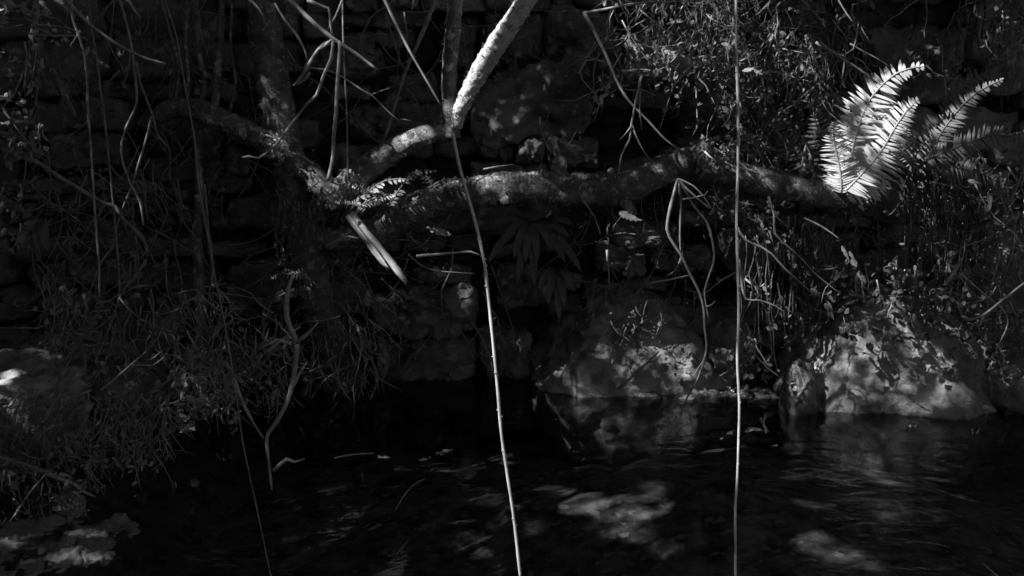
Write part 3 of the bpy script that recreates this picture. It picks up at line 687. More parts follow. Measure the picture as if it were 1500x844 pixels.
# ------------------------------------------------------------------ leafy clumps
def clump(name, label, x0, y0, x1, y1, Y, nleaf, nstem, leaf=(0.012, 0.03), cat='shrub', ngrass=0, mat_='leaf', stem_mat='twig', dY=0.18, shape=None, hang=True):
    root = empty(name, P((x0 + x1) / 2, y1, Y)); tag(root, label, cat)
    sm = MB(); lf = MB(); gm = MB()
    anchors = []
    for i in range(nstem):
        x = random.uniform(x0, x1); y = random.uniform(y0 - 20, y1 - 20); yy = Y + random.uniform(-dY, dY)
        L = random.uniform(0.3, 0.7) * (y1 - y0); ang = random.gauss(0, 0.7)
        pts = []; px_, py_ = x, y
        for k in range(5):
            pts.append(P(px_, py_, yy)); ang += random.uniform(-0.5, 0.5)
            px_ += math.sin(ang) * L / 4; py_ += math.cos(ang) * L / 4
        r = random.uniform(0.8, 1.7)
        tube(sm, pts, [M(r * (1 - 0.15 * k), yy) for k in range(5)], 5, 0.03)
        q, _ = spline(pts, [1] * 5, 0.015); anchors += q
    for i in range(nleaf):
        if anchors and random.random() < 0.55:
            c = random.choice(anchors) + rv(0.02)
        else:
            for _ in range(20):
                x = random.uniform(x0, x1); y = random.uniform(y0, y1)
                if noise.noise(Vector((x * 0.02, y * 0.02, 7 + x0))) > -0.05 and (shape is None or shape(x, y)): break
            c = P(x, y, Y + random.uniform(-dY, dY))
        L = random.uniform(*leaf); d = rv(1).normalized(); d.z -= 0.3
        blade(lf, c, c + d * L, L * random.uniform(0.45, 0.8), rv(1) + Vector((-0.3, -0.5, 0.6)), 0.1, 4, [0.3, 0.95, 1.0, 0.6, 0.05])
    for i in range(ngrass):
        x = random.uniform(x0, x1); y = random.uniform(y0 - 30, y1 - (y1 - y0) * 0.3); yy = Y + random.uniform(-dY, dY)
        L = random.uniform(12, 60); dx = random.gauss(0, 24)
        a = P(x, y, yy); b = P(x + dx, y + L, yy - 0.04)
        blade(gm, a, b, random.uniform(0.0015, 0.004), Vector((0, -1, 0.3)) + rv(0.5), random.uniform(-0.4, 0.4), 5, [0.6, 1, 1, 0.8, 0.5, 0.1])
    if nstem: sm.build('stems', MT[stem_mat], root)['kind'] = 'stuff'
    lf.build('foliage', MT[mat_], root, smooth=False)['kind'] = 'stuff'
    if ngrass: gm.build('grass_blades', MT['grass'], root, smooth=False)['kind'] = 'stuff'
    return root
clump('ivy_clump', 'ivy and dead twigs hanging over the wall top, right of centre', 880, -20, 1075, 130, 3.8, 750, 60, ngrass=160)
clump('ivy_clump', 'grassy tangle behind the upper part of the upright stem', 1010, -20, 1205, 150, 3.88, 900, 60, ngrass=320)
clump('ivy_clump', 'small leaved shrub between the upright stem and the fern', 1060, 100, 1225, 250, 3.92, 1100, 60, ngrass=80, dY=0.12)
clump('ivy_clump', 'rounded leaf cluster above the sunlit fern', 1170, 15, 1275, 120, 3.95, 320, 24, ngrass=30, leaf=(0.015, 0.035), dY=0.1)
clump('ivy_clump', 'little leafy patch on the limb by the pointed snag', 1015, 200, 1085, 245, 3.72, 260, 8, leaf=(0.01, 0.022))
clump('ivy_clump', 'drooping greenery under the limb beside the upright stem', 1030, 290, 1160, 345, 3.7, 260, 24, leaf=(0.01, 0.022))
clump('ivy_clump', 'leafy tangle at the top right corner', 1440, -20, 1520, 90, 3.6, 260, 20, ngrass=40)
clump('ivy_clump', 'trailing plants hanging down the dark wall at top right', 1330, 20, 1425, 130, 3.9, 150, 14)
clump('ivy_clump', 'right edge greenery below the fern', 1420, 215, 1520, 420, 3.75, 500, 40)
clump('ivy_clump', 'foliage crowning the big pale boulder', 1225, 395, 1440, 485, 3.74, 800, 40, leaf=(0.015, 0.035), shape=lambda x, y: abs(x - 1330) < 25 + (y - 395) * 1.0)
clump('ivy_clump', 'low plants on the bank right of the big pale boulder', 1420, 450, 1510, 560, 3.62, 420, 26)
clump('ivy_clump', 'ragged leaves at the foot of the right bank', 1090, 400, 1160, 560, 3.75, 160, 16)
clump('bramble', 'sparkling small leaves at the upper left edge', -20, 0, 62, 170, 3.3, 150, 16, leaf=(0.012, 0.03), mat_='leaf_pale', cat='bramble')
clump('bramble', 'pale leaves on the left edge below the ledge', -20, 175, 60, 235, 3.4, 130, 6, mat_='leaf', cat='bramble')
clump('bramble', 'sparse leaves low on the left edge', -20, 280, 30, 370, 3.3, 70, 8, mat_='leaf', cat='bramble')
clump('bramble', 'tangled brambles and dead leaves on the left bank', 60, 430, 340, 560, 3.5, 260, 210, cat='bramble', mat_='dead_leaf', stem_mat='dark_twig', ngrass=40)
clump('bramble', 'matted twigs and grass along the lower left water edge', -20, 590, 250, 690, 3.0, 420, 330, cat='bramble', mat_='dead_leaf', stem_mat='dark_twig', ngrass=90, leaf=(0.008, 0.025))
clump('bramble', 'litter of pale leaves beneath the sapling', 255, 545, 345, 625, 3.3, 260, 26, cat='bramble', mat_='dead_leaf', stem_mat='twig', ngrass=60)
clump('bramble', 'dark twiggy tangle beside the slabs', -20, 690, 130, 780, 2.75, 260, 60, cat='bramble', mat_='dead_leaf', stem_mat='dark_twig', leaf=(0.006, 0.018), dY=0.1)
clump('bramble', 'dim twigs between the sapling and the Y branch', 320, 470, 420, 600, 3.6, 120, 80, cat='bramble', mat_='dead_leaf', stem_mat='dark_twig')
clump('bramble', 'few leaves scattered against the upper left wall', 90, 0, 300, 130, 3.9, 60, 18, cat='bramble', mat_='leaf', stem_mat='dark_twig')
clump('bramble', 'weeds in the left middle darkness', 40, 250, 260, 430, 3.85, 200, 90, cat='bramble', mat_='leaf', stem_mat='dark_twig')
clump('weed', 'lichened tuft at the first bend of the sagging branch', 378, 190, 412, 232, 3.64, 110, 4, leaf=(0.006, 0.016), cat='weed', mat_='leaf_pale', dY=0.02)
clump('weed', 'pale lichen tufts at the limb junction', 455, 250, 520, 300, 3.58, 190, 6, leaf=(0.006, 0.016), cat='weed', mat_='leaf_pale', dY=0.03)

clump('wall_plant', 'thin rootlets and weeds on the wall between stem and junction', 520, 300, 720, 500, 4.0, 260, 34, leaf=(0.008, 0.02), cat='plant', mat_='dark_leaf', stem_mat='dark_twig', dY=0.06)
clump('wall_plant', 'sparse creeping weeds on the wall above the dome boulder', 830, 290, 1060, 460, 4.0, 320, 34, leaf=(0.008, 0.02), cat='plant', mat_='dark_leaf', stem_mat='dark_twig', dY=0.06)
clump('wall_plant', 'dusky creepers on the upper middle wall', 480, 0, 860, 200, 4.06, 260, 30, leaf=(0.008, 0.02), cat='plant', mat_='dark_leaf', stem_mat='dark_twig', dY=0.04)
clump('wall_plant', 'small leaves and grit caught on the dome boulder', 890, 455, 985, 520, 3.84, 130, 14, leaf=(0.006, 0.016), cat='plant', mat_='dark_leaf', stem_mat='dark_twig', dY=0.05)
clump('wall_plant', 'dense dusky creepers on the upper left wall', 0, 0, 420, 270, 4.0, 700, 60, leaf=(0.01, 0.025), cat='plant', mat_='dark_leaf', stem_mat='dark_twig', dY=0.08)
clump('wall_plant', 'dead roots and moss around the lower trunk', 400, 330, 540, 560, 3.85, 500, 90, leaf=(0.008, 0.02), cat='plant', mat_='dark_leaf', stem_mat='dark_twig', dY=0.08)
clump('wall_plant', 'low creepers over the right side wall below the fern', 1200, 300, 1420, 430, 4.0, 400, 50, leaf=(0.01, 0.025), cat='plant', mat_='dark_leaf', stem_mat='dark_twig', dY=0.08)
# single leaves and slivers that catch the light
def flat_leaf(name, label, a, b, Y, wpx, mat_='leaf_pale', z=None, cat='leaf'):
    A = P(a[0], a[1], Y) if z is None else ground_hit(a[0], a[1], z); B = P(b[0], b[1], Y) if z is None else ground_hit(b[0], b[1], z)
    mb = MB(); blade(mb, A, B, M(wpx, A.y), Vector((-0.2, -0.7, 0.8)) if z is None else Vector((0, 0, 1)), 0.06, 12, [0.15, 0.55, 0.7, 1.0, 0.72, 0.95, 0.8, 0.98, 0.6, 0.7, 0.35, 0.3, 0.04])
    for q in mb.v: q += Vector((0, 0, 1)) * M(wpx, A.y) * 0.22 * noise.noise(Vector(q) * 90) + Vector((1, 0, 0)) * M(wpx, A.y) * 0.2 * noise.noise(Vector(q) * 130)
    tag(mb.build(name, MT[mat_], origin=A), label, cat)
flat_leaf('dead_leaf', 'white dead leaf poised below the long limb', (624,333), (664,342), 3.70, 14)
flat_leaf('dead_leaf', 'small pale leaf on the wall stone below the level twig', (634,392), (655,404), 3.85, 15)
flat_leaf('dead_leaf', 'ragged grey leaf snagged under the limb knob', (906,310), (941,322), 3.62, 15)
flat_leaf('dead_leaf', 'pointed pale leaf in the clump left of the upright stem top', (1088,104), (1106,98), 3.45, 9)
flat_leaf('dead_leaf', 'curled pale leaf beside the pointed one', (1102,100), (1118,108), 3.45, 8)
flat_leaf('dead_leaf', 'upper of the twin white blades under the fern', (1233,360), (1246,384), 3.5, 6)
flat_leaf('dead_leaf', 'lower of the twin white blades under the fern', (1244,368), (1255,386), 3.5, 6)
flat_leaf('dead_leaf', 'pale leaf afloat beside a twig in the dark pool', (553,668), (573,669), 0, 12, z=0.003)
flat_leaf('dead_leaf', 'grey leaf afloat nearer the bright stem', (612,674), (632,668), 0, 16, z=0.003, mat_='dead_leaf')
flat_leaf('dead_leaf', 'crumpled grey leaf afloat, largest of the drifting ones', (640,666), (662,656), 0, 22, z=0.003, mat_='dead_leaf')
flat_leaf('dead_leaf', 'pale oval leaf at the far right below the fern', (1418,264), (1438,268), 3.5, 8)
flat_leaf('dead_leaf', 'glossy pale leaf among the litter by the water edge', (262,634), (284,620), 3.1, 7)
flat_leaf('dead_leaf', 'narrow bright leaf at upper left edge', (-4,15), (12,10), 3.3, 5)
flat_leaf('dead_leaf', 'long pale twiggy leaf on the left ledge', (0,180), (46,174), 3.35, 8)

# white beads added to stand in for sun glints along the waterline
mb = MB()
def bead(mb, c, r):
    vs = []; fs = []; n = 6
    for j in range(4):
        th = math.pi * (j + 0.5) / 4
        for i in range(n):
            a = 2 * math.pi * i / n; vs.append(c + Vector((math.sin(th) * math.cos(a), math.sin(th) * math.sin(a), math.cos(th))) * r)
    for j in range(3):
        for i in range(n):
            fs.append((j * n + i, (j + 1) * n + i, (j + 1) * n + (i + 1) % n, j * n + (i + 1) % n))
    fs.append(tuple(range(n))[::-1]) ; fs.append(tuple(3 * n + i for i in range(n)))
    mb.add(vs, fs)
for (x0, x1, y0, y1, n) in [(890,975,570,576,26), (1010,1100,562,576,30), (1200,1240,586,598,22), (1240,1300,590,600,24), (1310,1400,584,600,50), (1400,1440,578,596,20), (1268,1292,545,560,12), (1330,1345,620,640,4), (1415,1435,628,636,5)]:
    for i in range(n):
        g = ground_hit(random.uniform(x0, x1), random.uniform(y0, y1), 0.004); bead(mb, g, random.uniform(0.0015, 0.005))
tag(mb.build('glint', MT['glint']), 'tiny white beads standing in for sun glints along the waterline stones', 'glint', kind='stuff')

# ------------------------------------------------------------------ unseen leaf layer added as a gobo, gaps aimed to shape the sun patches
UV_u = SUN.cross(Vector((0, 0, 1))).normalized(); UV_v = UV_u.cross(SUN).normalized()
def uv(p): return (p.dot(UV_u), p.dot(UV_v))
GY = 0.2
SEG = []     # (u0,v0,u1,v1,r,density)
bpy.context.view_layer.update(); DG = bpy.context.evaluated_depsgraph_get()
DBG = False
def landing(px, py, Y, z):
    """where the light should land: the surface seen there, when it is near the expected distance"""
    p = P(px, py, Y) if z is None else ground_hit(px, py, z)
    if z is not None and z < -0.02:              # through the water, on the bed or a drowned stone
        d = (p - CAM).normalized(); o = CAM + d * ((0 - CAM.z) / d.z) + d * 0.002
        ok, h, nn, i, ob, m = scene.ray_cast(DG, o, d)
        if ok: p = h.copy()
    if z is None:
        best = None; o = CAM.copy(); d = (p - CAM).normalized()
        for _ in range(8):
            ok, h, nn, i, ob, m = scene.ray_cast(DG, o, d)
            if not ok: break
            if abs(h.y - Y) < 0.28 and (best is None or abs(h.y - Y) < abs(best.y - Y)): best = h.copy()
            o = h + d * 0.004
        if best is not None: p = best
    return p
def gap(pts, Y, rpx, d=1.0, z=None):
    if len(pts) > 1:      # follow the surface between the given points
        q = [pts[0]]
        for a, b in zip(pts, pts[1:]):
            k = max(1, int(math.hypot(b[0] - a[0], b[1] - a[1]) / 30))
            q += [(a[0] + (b[0] - a[0]) * j / k, a[1] + (b[1] - a[1]) * j / k) for j in range(1, k + 1)]
        pts = q
    if z is None: Y += GY
    W = [landing(a, b, Y, z) for a, b in pts]
    if DBG and rpx > 6:
        for (a, b), p in zip(pts, W):
            o = p + SUN * 0.02; ok, h, nn, i, ob, m = scene.ray_cast(DG, o, SUN)
            if ok and h.z > 0.001: print('BLOCK', int(a), int(b), 'Y%.2f' % p.y, 'd%.2f' % d, ob.name, (ob.parent.name if ob.parent else ''), '%.2f' % (h - o).length)
    Yr = W[0].y
    if len(W) == 1: W = W * 2
    for a, b in zip(W, W[1:]):
        a_, b_ = uv(a), uv(b); SEG.append((a_[0], a_[1], b_[0], b_[1], M(rpx, Yr), d, 1.0 if (z is not None or rpx >= 16) else 0.0, 1.0 if (z is not None and z < -0.02 and rpx > 8) else 0.0))
def sparkle(x0, y0, x1, y1, Y, n, r=(3, 7), d=1.0, z=None):
    for i in range(n):
        gap([(random.uniform(x0, x1), random.uniform(y0, y1))], Y, random.uniform(*r), d, z)
# limbs
gap([(673,145),(690,103),(714,62),(740,20),(764,-15),(790,-50)], 3.4, 8.5)
gap([(667,160),(674,188)], 3.4, 10)
gap([(668,172),(674,180)], 3.43, 7)
gap([(645,-20),(648,40)], 3.45, 5); gap([(648,60),(646,110)], 3.45, 4, 0.8); gap([(645,120),(643,165)], 3.45, 3, 0.8)
gap([(585,208),(605,198),(620,192)], 3.47, 10, 1); gap([(548,232),(570,215)], 3.48, 5, 0.5)
gap([(466,266),(480,278),(490,292)], 3.45, 16, 1); gap([(455,258),(500,285)], 3.45, 14, 0.25)
gap([(388,203),(402,215)], 3.48, 11, 0.6); gap([(376,155),(384,190)], 3.5, 2, 0.5)
gap([(706,264),(735,256),(768,256)], 3.48, 17, 1.0); gap([(738,285),(744,300)], 3.44, 9, 0.45); gap([(640,275),(700,268)], 3.48, 10, 0.18)
gap([(1085,250),(1110,250)], 3.5, 9, 0.6); sparkle(1085,240,1200,285,3.5,10,(3,5),0.6)
gap([(800,265),(1000,235)], 3.5, 12, 0.05)
# ferns
gap([(1226,270),(1240,235)], 3.46, 30, 1); gap([(1250,235),(1278,195)], 3.46, 34, 1); gap([(1222,215),(1245,165),(1272,140)], 3.46, 26, 1); gap([(1300,180),(1330,155)], 3.4, 18, 1)
gap([(1290,125),(1320,108),(1352,98)], 3.4, 14, 0.9); gap([(1215,200),(1212,260)], 3.46, 10, 0.7); gap([(1280,260),(1300,262)], 3.46, 6, 0.6)
GY = 0.0
gap([(1440,128),(1470,115)], 3.66, 8, 0.8); gap([(1410,155),(1425,140)], 3.66, 7, 0.5); gap([(1370,205),(1390,215)], 3.65, 9, 0.5); gap([(1420,210),(1500,205)], 3.6, 10, 0.3); gap([(1330,205),(1360,180)], 3.6, 9, 0.15)
gap([(1380,195),(1410,180)], 3.66, 12, 0.25)
GY = 0.2
gap([(525,292),(560,288),(575,300)], 3.44, 8, 0.7); gap([(560,270),(600,262)], 3.44, 6, 0.4); gap([(620,262),(665,262)], 3.44, 9, 0.2); gap([(545,303),(550,308)], 3.44, 4, 0.9)
GY = 0.0
# hanging stems
gap([(714,425),(722,500),(729,570),(735,640),(744,700),(754,770),(762,844),(768,900)], 2.2, 7.5, 1.0)
gap([(703,350),(714,425)], 2.2, 4, 0.12)
gap([(1080,520),(1083,600),(1082,640),(1080,700)], 2.25, 7, 1); gap([(1079,710),(1078,860)], 2.25, 5, 0.15); gap([(1079,-30),(1081,200),(1080,330),(1082,520)], 2.25, 5, 0.3)
# twigs
gap([(560,-8),(602,78),(646,155)], 3.35, 3.5, 0.30); gap([(630,125),(640,142)], 3.35, 3, 0.5)
gap([(420,-5),(487,56),(553,103)], 3.3, 4, 0.28); gap([(452,0),(481,12),(487,56)], 3.3, 3.5, 0.5)
gap([(488,60),(463,140),(430,178),(398,218),(362,229)], 3.28, 3.5, 0.40); gap([(498,75),(492,165),(489,200),(480,262)], 3.28, 3.5, 0.5)
gap([(474,66),(452,95)], 3.32, 4, 0.4)
gap([(870,45),(902,115),(930,158),(975,205)], 3.55, 3.5, 0.4); gap([(905,120),(945,172)], 3.55, 3, 0.4); gap([(860,17),(940,5)], 3.55, 3, 0.3)
gap([(929,160),(922,205),(908,235)], 3.55, 3, 0.3); gap([(925,183),(960,243)], 3.55, 3.5, 0.55); gap([(923,180),(925,190)], 3.55, 4, 0.8)
gap([(993,262),(977,335),(997,373),(1025,430),(1035,505),(1020,560)], 3.35, 3.5, 0.45); gap([(997,300),(998,388)], 3.36, 3, 0.4); gap([(1010,400),(1030,450)], 3.35, 3.5, 0.5)
gap([(998,268),(1043,350),(1046,380),(1034,445)], 3.35, 3, 0.3); gap([(995,265),(1046,308)], 3.33, 6, 0.55)
gap([(1078,330),(1115,362),(1148,392)], 3.2, 4, 0.7); gap([(1112,440),(1148,456)], 3.2, 3, 0.5); gap([(1086,340),(1092,430)], 3.2, 3, 0.4)
gap([(1245,64),(1303,98)], 3.45, 3, 0.5); gap([(1235,82),(1257,35)], 3.45, 3, 0.4); gap([(1240,90),(1285,122)], 3.42, 3.5, 0.55)
gap([(1440,462),(1500,415)], 3.3, 3.5, 0.4); gap([(690,369),(713,381)], 3.5, 3, 0.4)
gap([(30,742),(60,703)], 2.75, 3.5, 0.35); gap([(10,772),(30,745)], 2.75, 3.5, 0.6); gap([(150,570),(214,515)], 3.1, 4, 0.10)
gap([(60,686),(138,728)], 2.85, 6, 0.07); gap([(391,640),(394,690)], 2.75, 8, 0.12); gap([(425,560),(345,570)], 3.2, 8, 0.03)
gap([(430,440),(434,502),(422,585)], 3.2, 6, 0.03); gap([(400,690),(446,672)], 2.75, 4, 0.1)
gap([(104,0),(129,160),(145,440)], 3.45, 3.5, 0.07); gap([(150,50),(243,94)], 3.45, 3.5, 0.12); gap([(183,-5),(206,28)], 3.45, 3.5, 0.3)
# split wood, leaves
GY = 0.2
gap([(530,328),(545,350)], 3.39, 6, 0.7); gap([(555,378),(566,388)], 3.38, 7, 1); gap([(556,360),(572,378)], 3.38, 4, 0.9); gap([(575,385),(592,410)], 3.37, 5, 0.4)
gap([(628,335),(655,340)], 3.5, 7, 0.9); GY = 0.0
gap([(638,396),(652,402)], 3.85, 7, 0.7); gap([(912,312),(938,320)], 3.62, 9, 0.55); gap([(1233,360),(1250,384)], 3.5, 6, 0.95)
gap([(1092,102),(1115,106)], 3.45, 7, 0.85); gap([(1030,222),(1048,236)], 3.4, 3.5, 0.7); gap([(1425,265),(1438,268)], 3.5, 5, 0.4)
gap([(264,632),(284,620)], 3.1, 5, 0.5); gap([(285,575),(300,590)], 3.3, 10, 0.3); gap([(0,14),(10,11)], 3.3, 5, 0.6)
# wall
gap([(765,212),(785,222)], 4.0, 14, 0.50); gap([(760,165),(775,200)], 4.05, 10, 0.2); gap([(700,185),(850,190)], 4.05, 16, 0.05); gap([(935,80),(968,95)], 3.7, 18, 0.7); gap([(985,100),(990,110)], 3.85, 14, 0.2); gap([(905,45),(950,45)], 3.8, 8, 0.6)
gap([(668,430),(685,436)], 4.0, 9, 0.35); gap([(683,462),(686,478)], 4.0, 6, 0.6); gap([(640,415),(660,420)], 4.0, 7, 0.3); gap([(680,410),(682,420)], 4.0, 6, 0.3)
gap([(575,440),(660,445)], 4.0, 16, 0.06); gap([(905,380),(935,390)], 4.0, 8, 0.12); gap([(925,355),(930,362)], 4.0, 5, 0.3); gap([(1060,340),(1120,360)], 3.95, 16, 0.10); gap([(532,438),(536,440)], 3.9, 5, 0.5)
gap([(1100,320),(1125,325)], 3.7, 14, 0.2); gap([(800,210),(870,235)], 4.0, 12, 0.08)
# boulders
gap([(1185,545),(1205,525),(1230,515),(1265,518)], 3.66, 20, 1); gap([(1250,530),(1262,545),(1240,560)], 3.62, 12, 0.55); gap([(1255,505),(1272,550)], 3.66, 16, 0.9); gap([(1245,562),(1245,563)], 3.6, 5, 1)
gap([(1355,515),(1360,535),(1325,540)], 3.64, 22, 0.85); gap([(1290,550),(1400,565)], 3.6, 15, 0.55); gap([(1162,545),(1174,575)], 3.6, 12, 0.8); gap([(1200,570),(1400,570)], 3.6, 20, 0.10); gap([(1240,490),(1300,490)], 3.68, 16, 0.22)
gap([(1210,592),(1222,596)], 3.6, 7, 0.5); gap([(1320,592),(1350,598)], 3.6, 9, 0.4); gap([(1360,580),(1380,585)], 3.6, 9, 0.35); gap([(1410,585),(1425,588)], 3.6, 5, 0.5); gap([(1440,595)], 3.6, 7, 0.4)
gap([(1330,450),(1350,440)], 3.62, 12, 0.25); gap([(1280,430),(1300,440)], 3.65, 8, 0.25); sparkle(1250,410,1480,530,3.65,26,(3,6),0.5); sparkle(1430,485,1490,545,3.6,8,(3,6),0.5)
gap([(905,485),(930,495)], 3.85, 17, 0.55); gap([(925,515),(935,530)], 3.82, 10, 0.25); gap([(960,555),(968,565)], 3.8, 12, 0.4); gap([(920,555),(950,545)], 3.8, 12, 0.25); gap([(870,500),(880,515)], 3.85, 12, 0.18); gap([(935,520)], 3.82, 4, 0.9); gap([(945,537)], 3.8, 5, 0.7)
gap([(825,550),(830,560)], 3.8, 8, 0.08); gap([(865,565),(880,575)], 3.8, 8, 0.12); gap([(895,480),(880,470)], 3.88, 8, 0.2); gap([(920,572),(960,576)], 3.78, 5, 0.6); gap([(985,500),(1000,510)], 3.88, 10, 0.12); gap([(1058,515),(1064,525)], 3.85, 6, 0.12)
gap([(1010,575),(1130,580)], 3.8, 8, 0.30); gap([(1095,550),(1098,560)], 3.6, 5, 0.6); sparkle(1000,560,1130,580,3.8,12,(3,5),0.7)
gap([(-4,575),(4,560),(14,548)], 3.05, 13, 1); gap([(0,590),(18,585)], 3.0, 9, 0.3); gap([(55,505),(60,520)], 3.05, 8, 0.06); gap([(120,560),(140,575)], 3.4, 14, 0.05)
# water and slabs
gap([(800,715),(830,722)], 0, 10, 0.6, z=-0.1); gap([(850,735),(900,745),(950,745)], 0, 28, 0.75, z=-0.1); gap([(890,770),(930,780)], 0, 20, 0.7, z=-0.1); gap([(780,770),(785,776)], 0, 10, 0.3, z=-0.1); gap([(950,710),(960,720)], 0, 12, 0.3, z=-0.1)
gap([(880,620),(930,640)], 0, 20, 0.55, z=-0.06); gap([(1020,635),(1060,640)], 0, 14, 0.6, z=-0.06); gap([(1075,625),(1115,632)], 0, 20, 0.9, z=-0.06); gap([(1080,610),(1120,612)], 0, 12, 0.4, z=-0.05)
gap([(1290,685),(1310,705)], 0, 26, 0.5, z=-0.12); gap([(1195,795),(1230,812)], 0, 24, 0.8, z=-0.1); gap([(1230,820),(1280,830)], 0, 16, 0.25, z=-0.1); gap([(1300,740),(1310,760)], 0, 22, 0.2, z=-0.12); gap([(965,800),(980,810)], 0, 14, 0.2, z=-0.1)
gap([(700,720),(740,740)], 0, 14, 0.12, z=-0.1); gap([(680,790),(710,810)], 0, 18, 0.12, z=-0.1); gap([(1180,735),(1200,742)], 0, 12, 0.25, z=-0.1); gap([(1230,640),(1300,650)], 0, 14, 0.15, z=-0.08)
gap([(640,664),(660,656)], 0, 8, 0.25, z=0); gap([(612,674),(628,670)], 0, 6, 0.2, z=0); gap([(556,668),(572,669)], 0, 5, 0.6, z=0); gap([(498,670),(545,664)], 0, 3, 0.3, z=0); gap([(590,730),(620,703)], 0, 3, 0.2, z=0); gap([(1442,826),(1462,845)], 0, 3, 0.4, z=0)
gap([(20,795),(50,800)], 0, 16, 0.16, z=0); gap([(60,795),(130,785)], 0, 14, 0.2, z=0); gap([(60,825),(150,818)], 0, 16, 0.26, z=0); gap([(100,820),(115,815)], 0, 8, 0.4, z=0); gap([(140,788),(185,780)], 0, 7, 0.15, z=0)
# sparkle on leaves
sparkle(0,0,60,165,3.3,16,(3,6),0.7); gap([(10,152),(35,155)], 3.3, 9, 0.5); gap([(0,180),(40,175)], 3.35, 5, 0.5); sparkle(0,190,50,230,3.4,7,(4,8),0.25); sparkle(0,290,30,370,3.3,6,(3,5),0.4)
sparkle(890,0,1080,130,3.75,44,(3,8),0.7); sparkle(1000,0,1210,150,3.8,70,(3,8),0.7); sparkle(1060,100,1220,250,3.85,60,(3,8),0.65); sparkle(1150,60,1190,100,3.7,9,(4,8),0.8); sparkle(1190,0,1280,60,3.7,10,(3,6),0.4)
sparkle(1020,205,1080,240,3.5,8,(3,7),0.3); sparkle(1330,40,1420,120,3.85,10,(3,6),0.35); sparkle(1420,0,1500,80,3.6,14,(3,6),0.4); sparkle(1340,230,1440,420,3.7,18,(3,6),0.3); sparkle(1450,280,1500,420,3.7,6,(4,7),0.2)
sparkle(1150,320,1215,520,3.7,12,(3,5),0.25); sparkle(1085,330,1135,560,3.55,10,(3,5),0.3); sparkle(100,5,160,60,3.85,5,(3,5),0.5); sparkle(140,235,165,270,3.8,4,(3,5),0.4); sparkle(110,430,400,640,3.4,22,(3,6),0.18); sparkle(270,560,330,620,3.2,10,(3,6),0.35)
gap([(30,590),(230,680)], 3.0, 40, 0.02); gap([(60,450),(330,600)], 3.4, 60, 0.012)
sparkle(1190,620,1500,830,0,30,(2,4),0.5,z=0)

SEG = np.array(SEG)
def density(u, v, pad=0.0, rag=False):
    """how open the canopy is at (u, v), 0 closed to 1 open"""
    a = SEG[:, 0:2]; b = SEG[:, 2:4]; p = np.array([u, v])
    ab = b - a; L2 = np.maximum((ab ** 2).sum(1), 1e-12)
    t = np.clip(((p - a) * ab).sum(1) / L2, 0, 1)
    d = np.sqrt(((a + ab * t[:, None] - p) ** 2).sum(1))
    k = d < SEG[:, 4] + pad
    if not k.any(): return 0.0
    D = SEG[k, 5].max()
    if rag and SEG[k, 6].max() > 0:
        D *= max(0.0, min(1.3, 0.62 + 1.8 * noise.noise(Vector((u * 14, v * 14, 2))) + 1.8 * noise.noise(Vector((u * 45, v * 45, 9)))))
    return D

def rag_at(u, v):
    p = np.array([u, v]); k = (np.abs(SEG[:, 0:2] - p).max(1) < 0.06) & (SEG[:, 7] > 0)
    return bool(k.any())

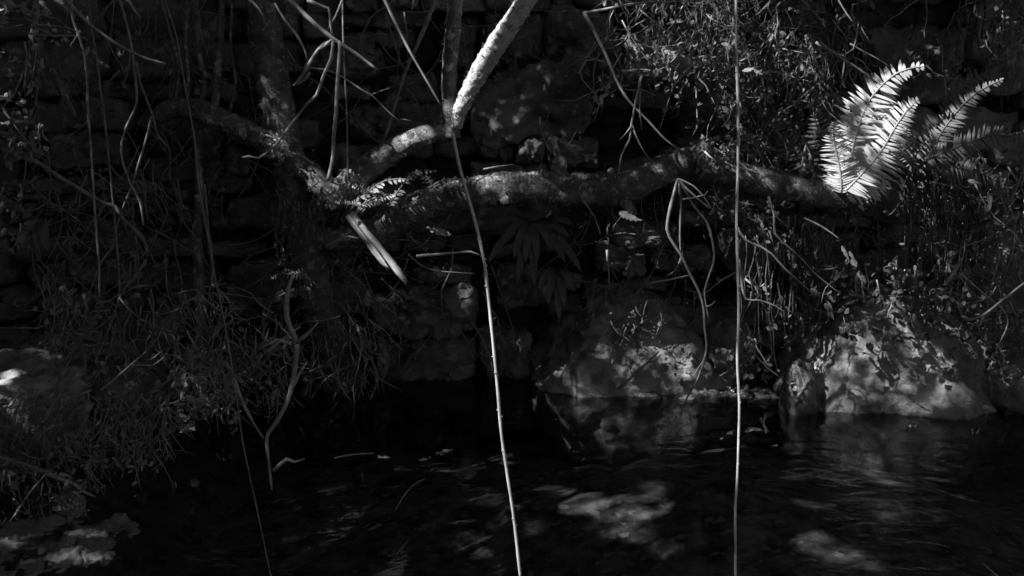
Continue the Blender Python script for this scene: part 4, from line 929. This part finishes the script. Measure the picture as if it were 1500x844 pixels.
def leaf_gobo():
    root = empty('gobo_canopy', (-3.2, 2.4, 0)); tag(root, 'unseen leaf layer added high on the left to shape the sun patches', 'tree')
    V = []; Fc = []
    ph = [2 * math.pi * k / 6 for k in range(6)]
    def leaf_(c, r, nrm, elong=1.0):
        nrm = nrm.normalized(); a = nrm.cross(rv(1)).normalized(); b = nrm.cross(a)
        n = len(V)
        for q in ph: V.append(c + a * (r * elong * math.cos(q)) + b * (r * math.sin(q)))
        Fc.append(tuple(range(n, n + 6)))
    def place(u, v, z):
        p = UV_u * u + UV_v * v; s = (z - p.z) / SUN.z; return p + SUN * s
    def cell(u, v, s):
        fine = s <= 0.0075
        dmax = density(u, v, s * 0.75)
        if dmax > 0 and not fine:
            h = s / 4
            for a in (-h, h):
                for b in (-h, h): cell(u + a, v + b, s / 2)
            return
        if fine:
            wob = 0.004
            D = density(u + random.uniform(-wob, wob), v + random.uniform(-wob, wob), 0.0, True)
            if random.random() < D: return
            hi = rag_at(u, v)
            leaf_(place(u, v, random.uniform(4.0, 4.1) if hi else random.uniform(2.5, 2.58)), s * 0.74, SUN + rv(0.1)); return
        leaf_(place(u + random.uniform(-.1, .1) * s, v + random.uniform(-.1, .1) * s, random.uniform(2.5, 2.7)), s * 0.86, SUN + rv(0.2))
        if s > 0.05: leaf_(place(u, v, random.uniform(2.7, 2.9)), s * 0.76, SUN + rv(0.12))
    S = 0.112
    pts = [uv(P(x, y, Y)) for x in (-60, 750, 1560) for y in (-60, 422, 900) for Y in (1.9, 4.4)]
    u0 = min(p[0] for p in pts) - 0.4; u1 = max(p[0] for p in pts) + 0.4; v0 = min(p[1] for p in pts) - 0.3; v1 = max(p[1] for p in pts) + 0.4
    u = u0
    while u < u1:
        v = v0
        while v < v1: cell(u, v, S); v += S
        u += S
    # beyond that, looser foliage in bigger sprays, all round the glade
    def clear(p, r):
        a, b = uv(p)
        return a < u0 or a > u1 or b < v0 or b > v1 or density(a, b, r) == 0
    for i in range(20000):
        x = random.uniform(-11, 9); y = random.uniform(-9, 13); z = random.uniform(3.2, 6.0)
        if x > 0.3 and y < 1.5 and random.random() < 0.8: continue     # opening added to let in more sky light, behind and to the right
        if not clear(Vector((x, y, z)), 0.19): continue
        leaf_(Vector((x, y, z)), random.uniform(0.10, 0.17), Vector((0, 0, 1)) + rv(0.45))
    for i in range(16000):
        a = random.uniform(0, 6.283); rr = random.uniform(7.0, 9.0)
        p = Vector((rr * math.cos(a), 2 + rr * math.sin(a), random.uniform(0.0, 6.0)))
        if p.y > 5 and p.z < 2.6: continue
        if p.x > 1 and p.y < 0 and p.z > 1.5 and random.random() < 0.75: continue
        if not clear(p, 0.22): continue
        leaf_(p, random.uniform(0.12, 0.2), Vector((math.cos(a), math.sin(a), 0.2)) + rv(0.5))
    me = bpy.data.meshes.new('unseen_leaves'); me.from_pydata([tuple(q - root.location) for q in V], [], Fc); me.materials.append(MT['leaf_gobo'])
    o = bpy.data.objects.new('unseen_leaves', me); COL.objects.link(o); o.parent = root; o['kind'] = 'stuff'
    mb = MB(); tube(mb, [Vector((-6.2, 1.5, -0.3)), Vector((-6.0, 1.6, 2)), Vector((-5.2, 1.8, 3.6)), Vector((-4.0, 2.2, 4.9)), Vector((-2.5, 2.8, 5.6))], [0.22, 0.19, 0.15, 0.1, 0.05], 12, 0.1, 0.1, 8)
    mb.build('trunk', MT['bark'], root)
    print('canopy leaves', len(Fc), 'gaps', len(SEG))
leaf_gobo()
